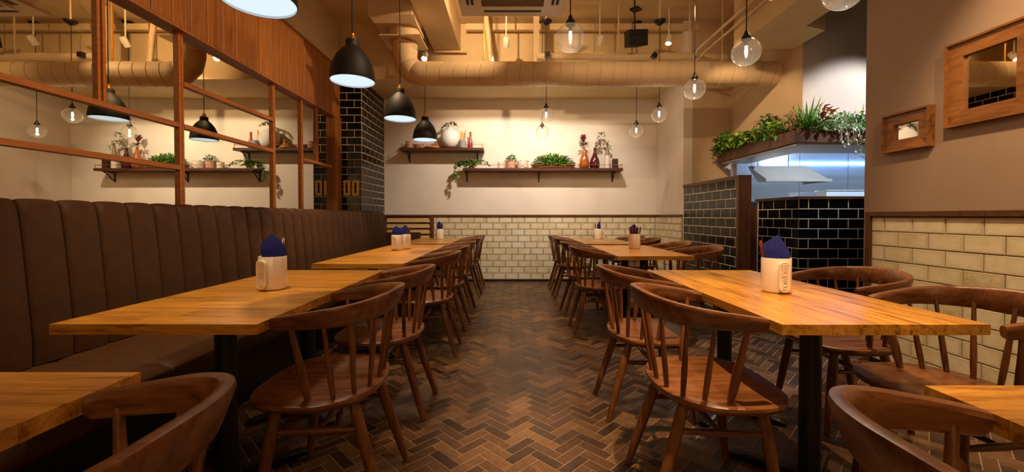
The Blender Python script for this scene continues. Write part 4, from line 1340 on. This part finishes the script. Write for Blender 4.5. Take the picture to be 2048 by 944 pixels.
# ---------------------------------------------------------------- plants
def rdir(rnd, zlo, zhi):
    a = rnd.uniform(0, 2 * PI)
    z = rnd.uniform(zlo, zhi)
    k = math.sqrt(max(0, 1 - z * z))
    return Vector((math.cos(a) * k, math.sin(a) * k, z))
def bush(name, label, cat, loc, rx, ry, h, n, ll, lw, mats, seed, droop=0.25, stems=8, low=0.05):
    rnd = random.Random(seed)
    t = thing(name, label, cat, loc)
    ms = [MB() for _ in mats]
    sb = MB()
    for i in range(stems):
        a = 2 * PI * i / stems + rnd.uniform(-.3, .3)
        sb.tube([(0.01 * math.cos(a), 0.01 * math.sin(a), 0), (rx * .35 * math.cos(a), ry * .35 * math.sin(a), h * .5), (rx * .7 * math.cos(a), ry * .7 * math.sin(a), h * .8)], [0.003, 0.0025, 0.0015], 5)
    for i in range(n):
        d = rdir(rnd, -0.2, 1)
        k = rnd.uniform(0.25, 1) ** 0.6
        p = Vector((d.x * rx * k, d.y * ry * k, max(low * h, h * (0.15 + 0.8 * max(0, d.z) * k))))
        g = Vector((d.x, d.y, max(-0.2, d.z) * 0.7 + rnd.uniform(-.3, .5))) + rdir(rnd, -.5, .8) * 0.5
        ms[rnd.randrange(len(mats))].leaf(p, g, ll * rnd.uniform(.7, 1.25), lw * rnd.uniform(.75, 1.2), droop)
    obj('stems', sb, M['leafolive'], t)
    for mb_, mt in zip(ms, mats):
        obj('foliage', mb_, mt, t, kind='stuff')
    return t
def vine(pts, n, ll, lw, rnd, mb, sb, hang=0.2):
    P = [Vector(p) for p in pts]
    sb.tube(P, 0.0022, 5)
    for i in range(n):
        u = (i + 0.5) / n * (len(P) - 1)
        k = min(int(u), len(P) - 2)
        p = P[k].lerp(P[k + 1], u - k)
        d = rdir(rnd, -.6, .6) + Vector((0, -0.5, -hang))
        mb.leaf(p, d, ll * rnd.uniform(.8, 1.2), lw * rnd.uniform(.8, 1.2), .15)
def ivy(name, label, cat, loc, strands, n, ll, lw, mats, seed, hang=0.2):
    rnd = random.Random(seed)
    t = thing(name, label, cat, loc)
    sb = MB()
    ms = [MB() for _ in mats]
    for s_ in strands:
        vine(s_, n, ll, lw, rnd, ms[rnd.randrange(len(mats))] if len(mats) == 1 else ms[len(sb.v) // 7 % len(mats)], sb, hang)
    obj('stems', sb, M['leafolive'], t)
    for mb_, mt in zip(ms, mats):
        if mb_.v:
            obj('foliage', mb_, mt, t, kind='stuff')
    return t
def blades(name, label, cat, loc, n, ln, wd, spread, mat, seed, curl=0.0, up=0.9):
    """plant of separate long leaves"""
    rnd = random.Random(seed)
    t = thing(name, label, cat, loc)
    for i in range(n):
        a = 2 * PI * i / n + rnd.uniform(-.35, .35)
        L = ln * rnd.uniform(.75, 1.15)
        sp = spread * rnd.uniform(.3, 1.1)
        secs, m_ = [], 7
        for k in range(m_):
            u = k / (m_ - 1)
            r = L * (sp * u + curl * 0.45 * math.sin(u * 2.6))
            z = L * (up * u - curl * 1.1 * u * u - sp * 0.25 * u * u)
            w_ = wd * (0.55 + 0.9 * u - 1.42 * u * u)
            c, s_ = math.cos(a), math.sin(a)
            secs.append([(c * r - s_ * v, s_ * r + c * v, z + abs(v) * 0.4 + dz) for v, dz in ((-w_, 0), (0, -0.002), (w_, 0), (0, 0.001))])
        obj('leaf', MB().sweep(secs), mat, t, smooth=True)
    return t
# on the shelves
bush('leafy_plant', 'leafy dark green plant growing from the pinkish pot', 'plant', (sx(1022), YS, Z2S + 0.105), 0.085, 0.075, 0.115, 110, 0.042, 0.026, [M['leafdark'], M['leaf']], 3)
ivy('trailing_sprig', 'thin sprig trailing from the wide chalky pot', 'plant', (sx(1046), YS, Z2S + 0.108),
    [[(0, 0, 0), (0.03, -0.01, 0.03), (0.08, -0.02, 0.02), (0.13, -0.03, -0.04), (0.16, -0.05, -0.09)], [(0, 0, 0), (-0.03, -0.01, 0.03), (-0.05, -0.02, 0.02)]], 9, 0.022, 0.014, [M['leafdark']], 5)
bush('fern', 'bushy bright green fern mass in the wicker basket', 'plant', (sx(1106), 6.515, Z2S + 0.035), 0.33, 0.065, 0.185, 1300, 0.060, 0.019, [M['leaf'], M['leafdark'], M['leaflime']], 8, 0.2, 16, 0.1)
rnd = random.Random(4)
ivs = []
for k in range(22):
    x0 = rnd.uniform(-0.20, 0.26)
    ivs.append([(0, 0, 0.06), (x0 * .5, -0.03, 0.09 + rnd.uniform(0, .05)), (x0, -0.07 + rnd.uniform(-.02, .04), 0.06 + rnd.uniform(-.02, .05)), (x0 * 1.3, -0.10, 0.02 + rnd.uniform(0, .03))])
for k in range(3):
    ivs.append([(-0.15, -0.03, 0.06), (-0.22 - .02 * k, -0.06, 0.03), (-0.26, -0.09 + .03 * k, -0.08), (-0.28 - .015 * k, -0.08, -0.16), (-0.24 - .03 * k, -0.08, -0.24 + .05 * k)])
pot('flower_pot', 'little flower pot under the trailing ivy, left lower shelf', 'pot', sx(944), Z2S, 0.05, 0.055, M['terracotta'], 0.85, soil=True)
ivy('trailing_ivy', 'ivy trailing over the left end of the lower shelf', 'plant', (sx(944), YS, Z2S + 0.01), ivs, 15, 0.044, 0.036, [M['leaf'], M['leafdark'], M['leaf'], M['leafdry']], 9, .1)
ivy('ivy_sprig', 'arching ivy sprig crowning the round white vase', 'plant', (sx(902), 6.515, Z1S + 0.28),
    [[(0, 0, 0), (-0.06, -0.02, 0.09), (-0.12, -0.03, 0.04), (-0.135, -0.04, -0.05)], [(0, 0, 0), (-0.04, -0.02, 0.10), (0.02, -0.02, 0.13), (0.09, -0.03, 0.11), (0.125, -0.03, 0.05)],
     [(-0.11, -0.03, 0.05), (-0.05, -0.03, 0.105), (0.03, -0.03, 0.12), (0.11, -0.03, 0.08)]], 18, 0.044, 0.032, [M['leafdark'], M['leaf'], M['leafdry']], 12)
pr = thing('protea_flower', 'dark red spiky flower with dry leaves in the amber vase', 'flower', (sx(1168), YS, Z2S + 0.30))
obj('stem', MB().tube([(0, 0, -0.08), (0, 0, 0.05), (-0.015, 0, 0.12)], 0.006, 8), M['leafolive'], pr)
rnd = random.Random(21)
for k in range(26):
    a, tl = 2 * PI * k / 13 + (k // 13) * .24, (0.55, 1.05)[k // 13]
    d = Vector((math.cos(a) * tl * .6, math.sin(a) * tl * .6, 1))
    obj('petal', MB().leaf((-0.015, 0, 0.11), d, 0.145 - 0.02 * (k // 13), 0.040, -0.02), M['protea'], pr)
for (dx, dz, mt, l) in ((-0.10, 0.05, 'leafdry', .11), (-0.09, -0.01, 'leafdry', .10), (-0.06, 0.0, 'leafolive', .1), (0.10, 0.06, 'leafdark', .10), (0.11, 0.02, 'leafdark', .09), (0.08, 0.09, 'leafdark', .08), (0.10, -0.05, 'leafdry', .09)):
    obj('leaf', MB().leaf((0, -0.005, 0.07), (dx, -0.04, dz), l, 0.045, .1), M[mt], pr)
ivy('arching_vine', 'green vines arching from the plum vase over the cone vase', 'plant', (sx(1189), YS, Z2S + 0.30),
    [[(0, 0, -0.02), (0.02, 0, 0.10), (0.05, -0.01, 0.20), (0.09, -0.02, 0.27), (0.13, -0.02, 0.27), (0.145, -0.02, 0.20)],
     [(0, 0, -0.02), (0.05, -0.01, 0.09), (0.11, -0.02, 0.14), (0.18, -0.03, 0.13), (0.23, -0.03, 0.06), (0.24, -0.03, 0.0)],
     [(0, 0, -0.02), (0.03, 0, 0.08), (0.07, -0.02, 0.16), (0.10, -0.03, 0.05)]], 22, 0.046, 0.032, [M['leafdark'], M['leaf'], M['leafdry']], 15)
BIG0 = set(bpy.data.objects)
# in the planter over the hatch (x along the front, y along the side)
PZ = 1.762 + 0.096
bush('leafy_plant', 'dark broad leaved plant at the left end of the planter', 'plant', (2.775, 5.36, PZ), 0.12, 0.12, 0.20, 110, 0.075, 0.05, [M['leafdark'], M['leaf']], 31)
bush('ivy_plant', 'bright lime ivy spilling over the planter near its left end', 'plant', (2.79, 5.14, PZ), 0.12, 0.14, 0.15, 150, 0.06, 0.045, [M['leaflime'], M['leaf']], 32, .4)
blades('spiky_plant', 'thin dark spiky plant among the lime ivy', 'plant', (2.80, 5.02, PZ), 9, 0.20, 0.006, 0.45, M['leafdark'], 33)
bush('ivy_plant', 'second lime green ivy, right of the thin spiky plant', 'plant', (2.79, 4.84, PZ), 0.12, 0.16, 0.15, 160, 0.055, 0.042, [M['leaflime'], M['leaf'], M['leafdark']], 34, .4)
bush('leafy_plant', 'tall dark small leaved plant in the middle of the planter', 'plant', (2.80, 4.56, PZ), 0.10, 0.13, 0.24, 220, 0.04, 0.024, [M['leafdark'], M['leaf']], 35)
bush('ivy_plant', 'low green ivy just left of the curling olive plant', 'plant', (2.79, 4.40, PZ), 0.10, 0.10, 0.14, 110, 0.05, 0.04, [M['leaf'], M['leaflime']], 36, .4)
blades('air_plant', 'olive air plant with thick curling leaves at the planter corner', 'plant', (2.80, 4.15, PZ + .01), 13, 0.22, 0.014, 0.75, M['leafolive'], 37, 0.75, 0.8)
bush('fern', 'dark wispy fern behind the curling olive plant', 'plant', (2.87, 4.21, PZ), 0.07, 0.08, 0.22, 160, 0.05, 0.010, [M['leafdark'], M['leafolive']], 38)
blades('spiky_plant', 'upright bright green sword leaved plant at the planter corner', 'plant', (2.91, 4.09, PZ), 16, 0.27, 0.013, 0.42, M['leaf'], 39)
bush('leafy_plant', 'low dark green plant at the foot of the sword leaves', 'plant', (2.92, 4.06, PZ), 0.10, 0.09, 0.11, 150, 0.04, 0.026, [M['leafdark'], M['leaf']], 40)
rp = thing('croton_plant', 'rust and orange leaved plant beside the sword leaves', 'plant', (3.04, 4.10, PZ))
rnd = random.Random(41)
for k in range(4):
    a = -0.4 + k * 0.3
    obj('stem', MB().tube([(0, 0, 0), (0.05 * a, -.01, 0.10), (0.13 * a + 0.03, -.02, 0.20 - abs(a) * .05)], 0.004, 6), M['leafolive'], rp)
for k in range(46):
    j = k % 4
    a, u = -0.4 + j * 0.3, 0.35 + 0.65 * (k / 46)
    p = (0.13 * a * u + 0.03 * u, -0.02 * u, 0.2 * u - abs(a) * .05 * u)
    obj('leaf', MB().leaf(p, (rnd.uniform(-.8, .9), rnd.uniform(-1, .3), rnd.uniform(-.1, .8)), 0.055 * rnd.uniform(.8, 1.2), 0.030, .12), M['leafrust'] if k % 3 else M['leafolive'], rp)
bush('small_leaf_plant', 'mid green trailing plant between the rust and silver plants', 'plant', (3.06, 4.05, PZ), 0.12, 0.07, 0.09, 200, 0.03, 0.02, [M['leaf'], M['leafpale']], 42, .4)
wp = bush('silver_plant', 'silvery white plant trailing brightly lit over the planter front', 'plant', (3.23, 4.06, PZ), 0.14, 0.08, 0.15, 380, 0.035, 0.018, [M['leafpale'], M['leafpale'], M['leaf']], 43, .3)
rnd = random.Random(44)
sb, lb_ = MB(), MB()
for k in range(5):
    x0 = -0.08 + .045 * k
    vine([(x0, -0.03, 0.05), (x0, -0.085, 0.02), (x0 + .01, -0.09, -0.07), (x0 + .02, -0.085, (-.12, -.09, -.16, -.18, -.10)[k])], 16, 0.03, 0.016, rnd, lb_, sb, .4)
obj('trailing_stems', sb, M['leafpale'], wp)
obj('trailing_leaves', lb_, M['leafpale'], wp, kind='stuff')
bush('eucalyptus', 'pale blue green eucalyptus at the right end of the planter', 'plant', (3.43, 4.07, PZ), 0.12, 0.08, 0.16, 260, 0.035, 0.024, [M['leafpale'], M['leafdark'], M['leaf']], 45, .3)
blades('grass_tuft', 'bright green grass tuft rising behind the eucalyptus', 'plant', (3.47, 4.12, PZ), 22, 0.25, 0.005, 0.5, M['leaflime'], 46)

for o in bpy.data.objects:
    if o not in BIG0 and o.parent is None and o.type == 'EMPTY':
        o.scale = (1.3, 1.3, 1.38)
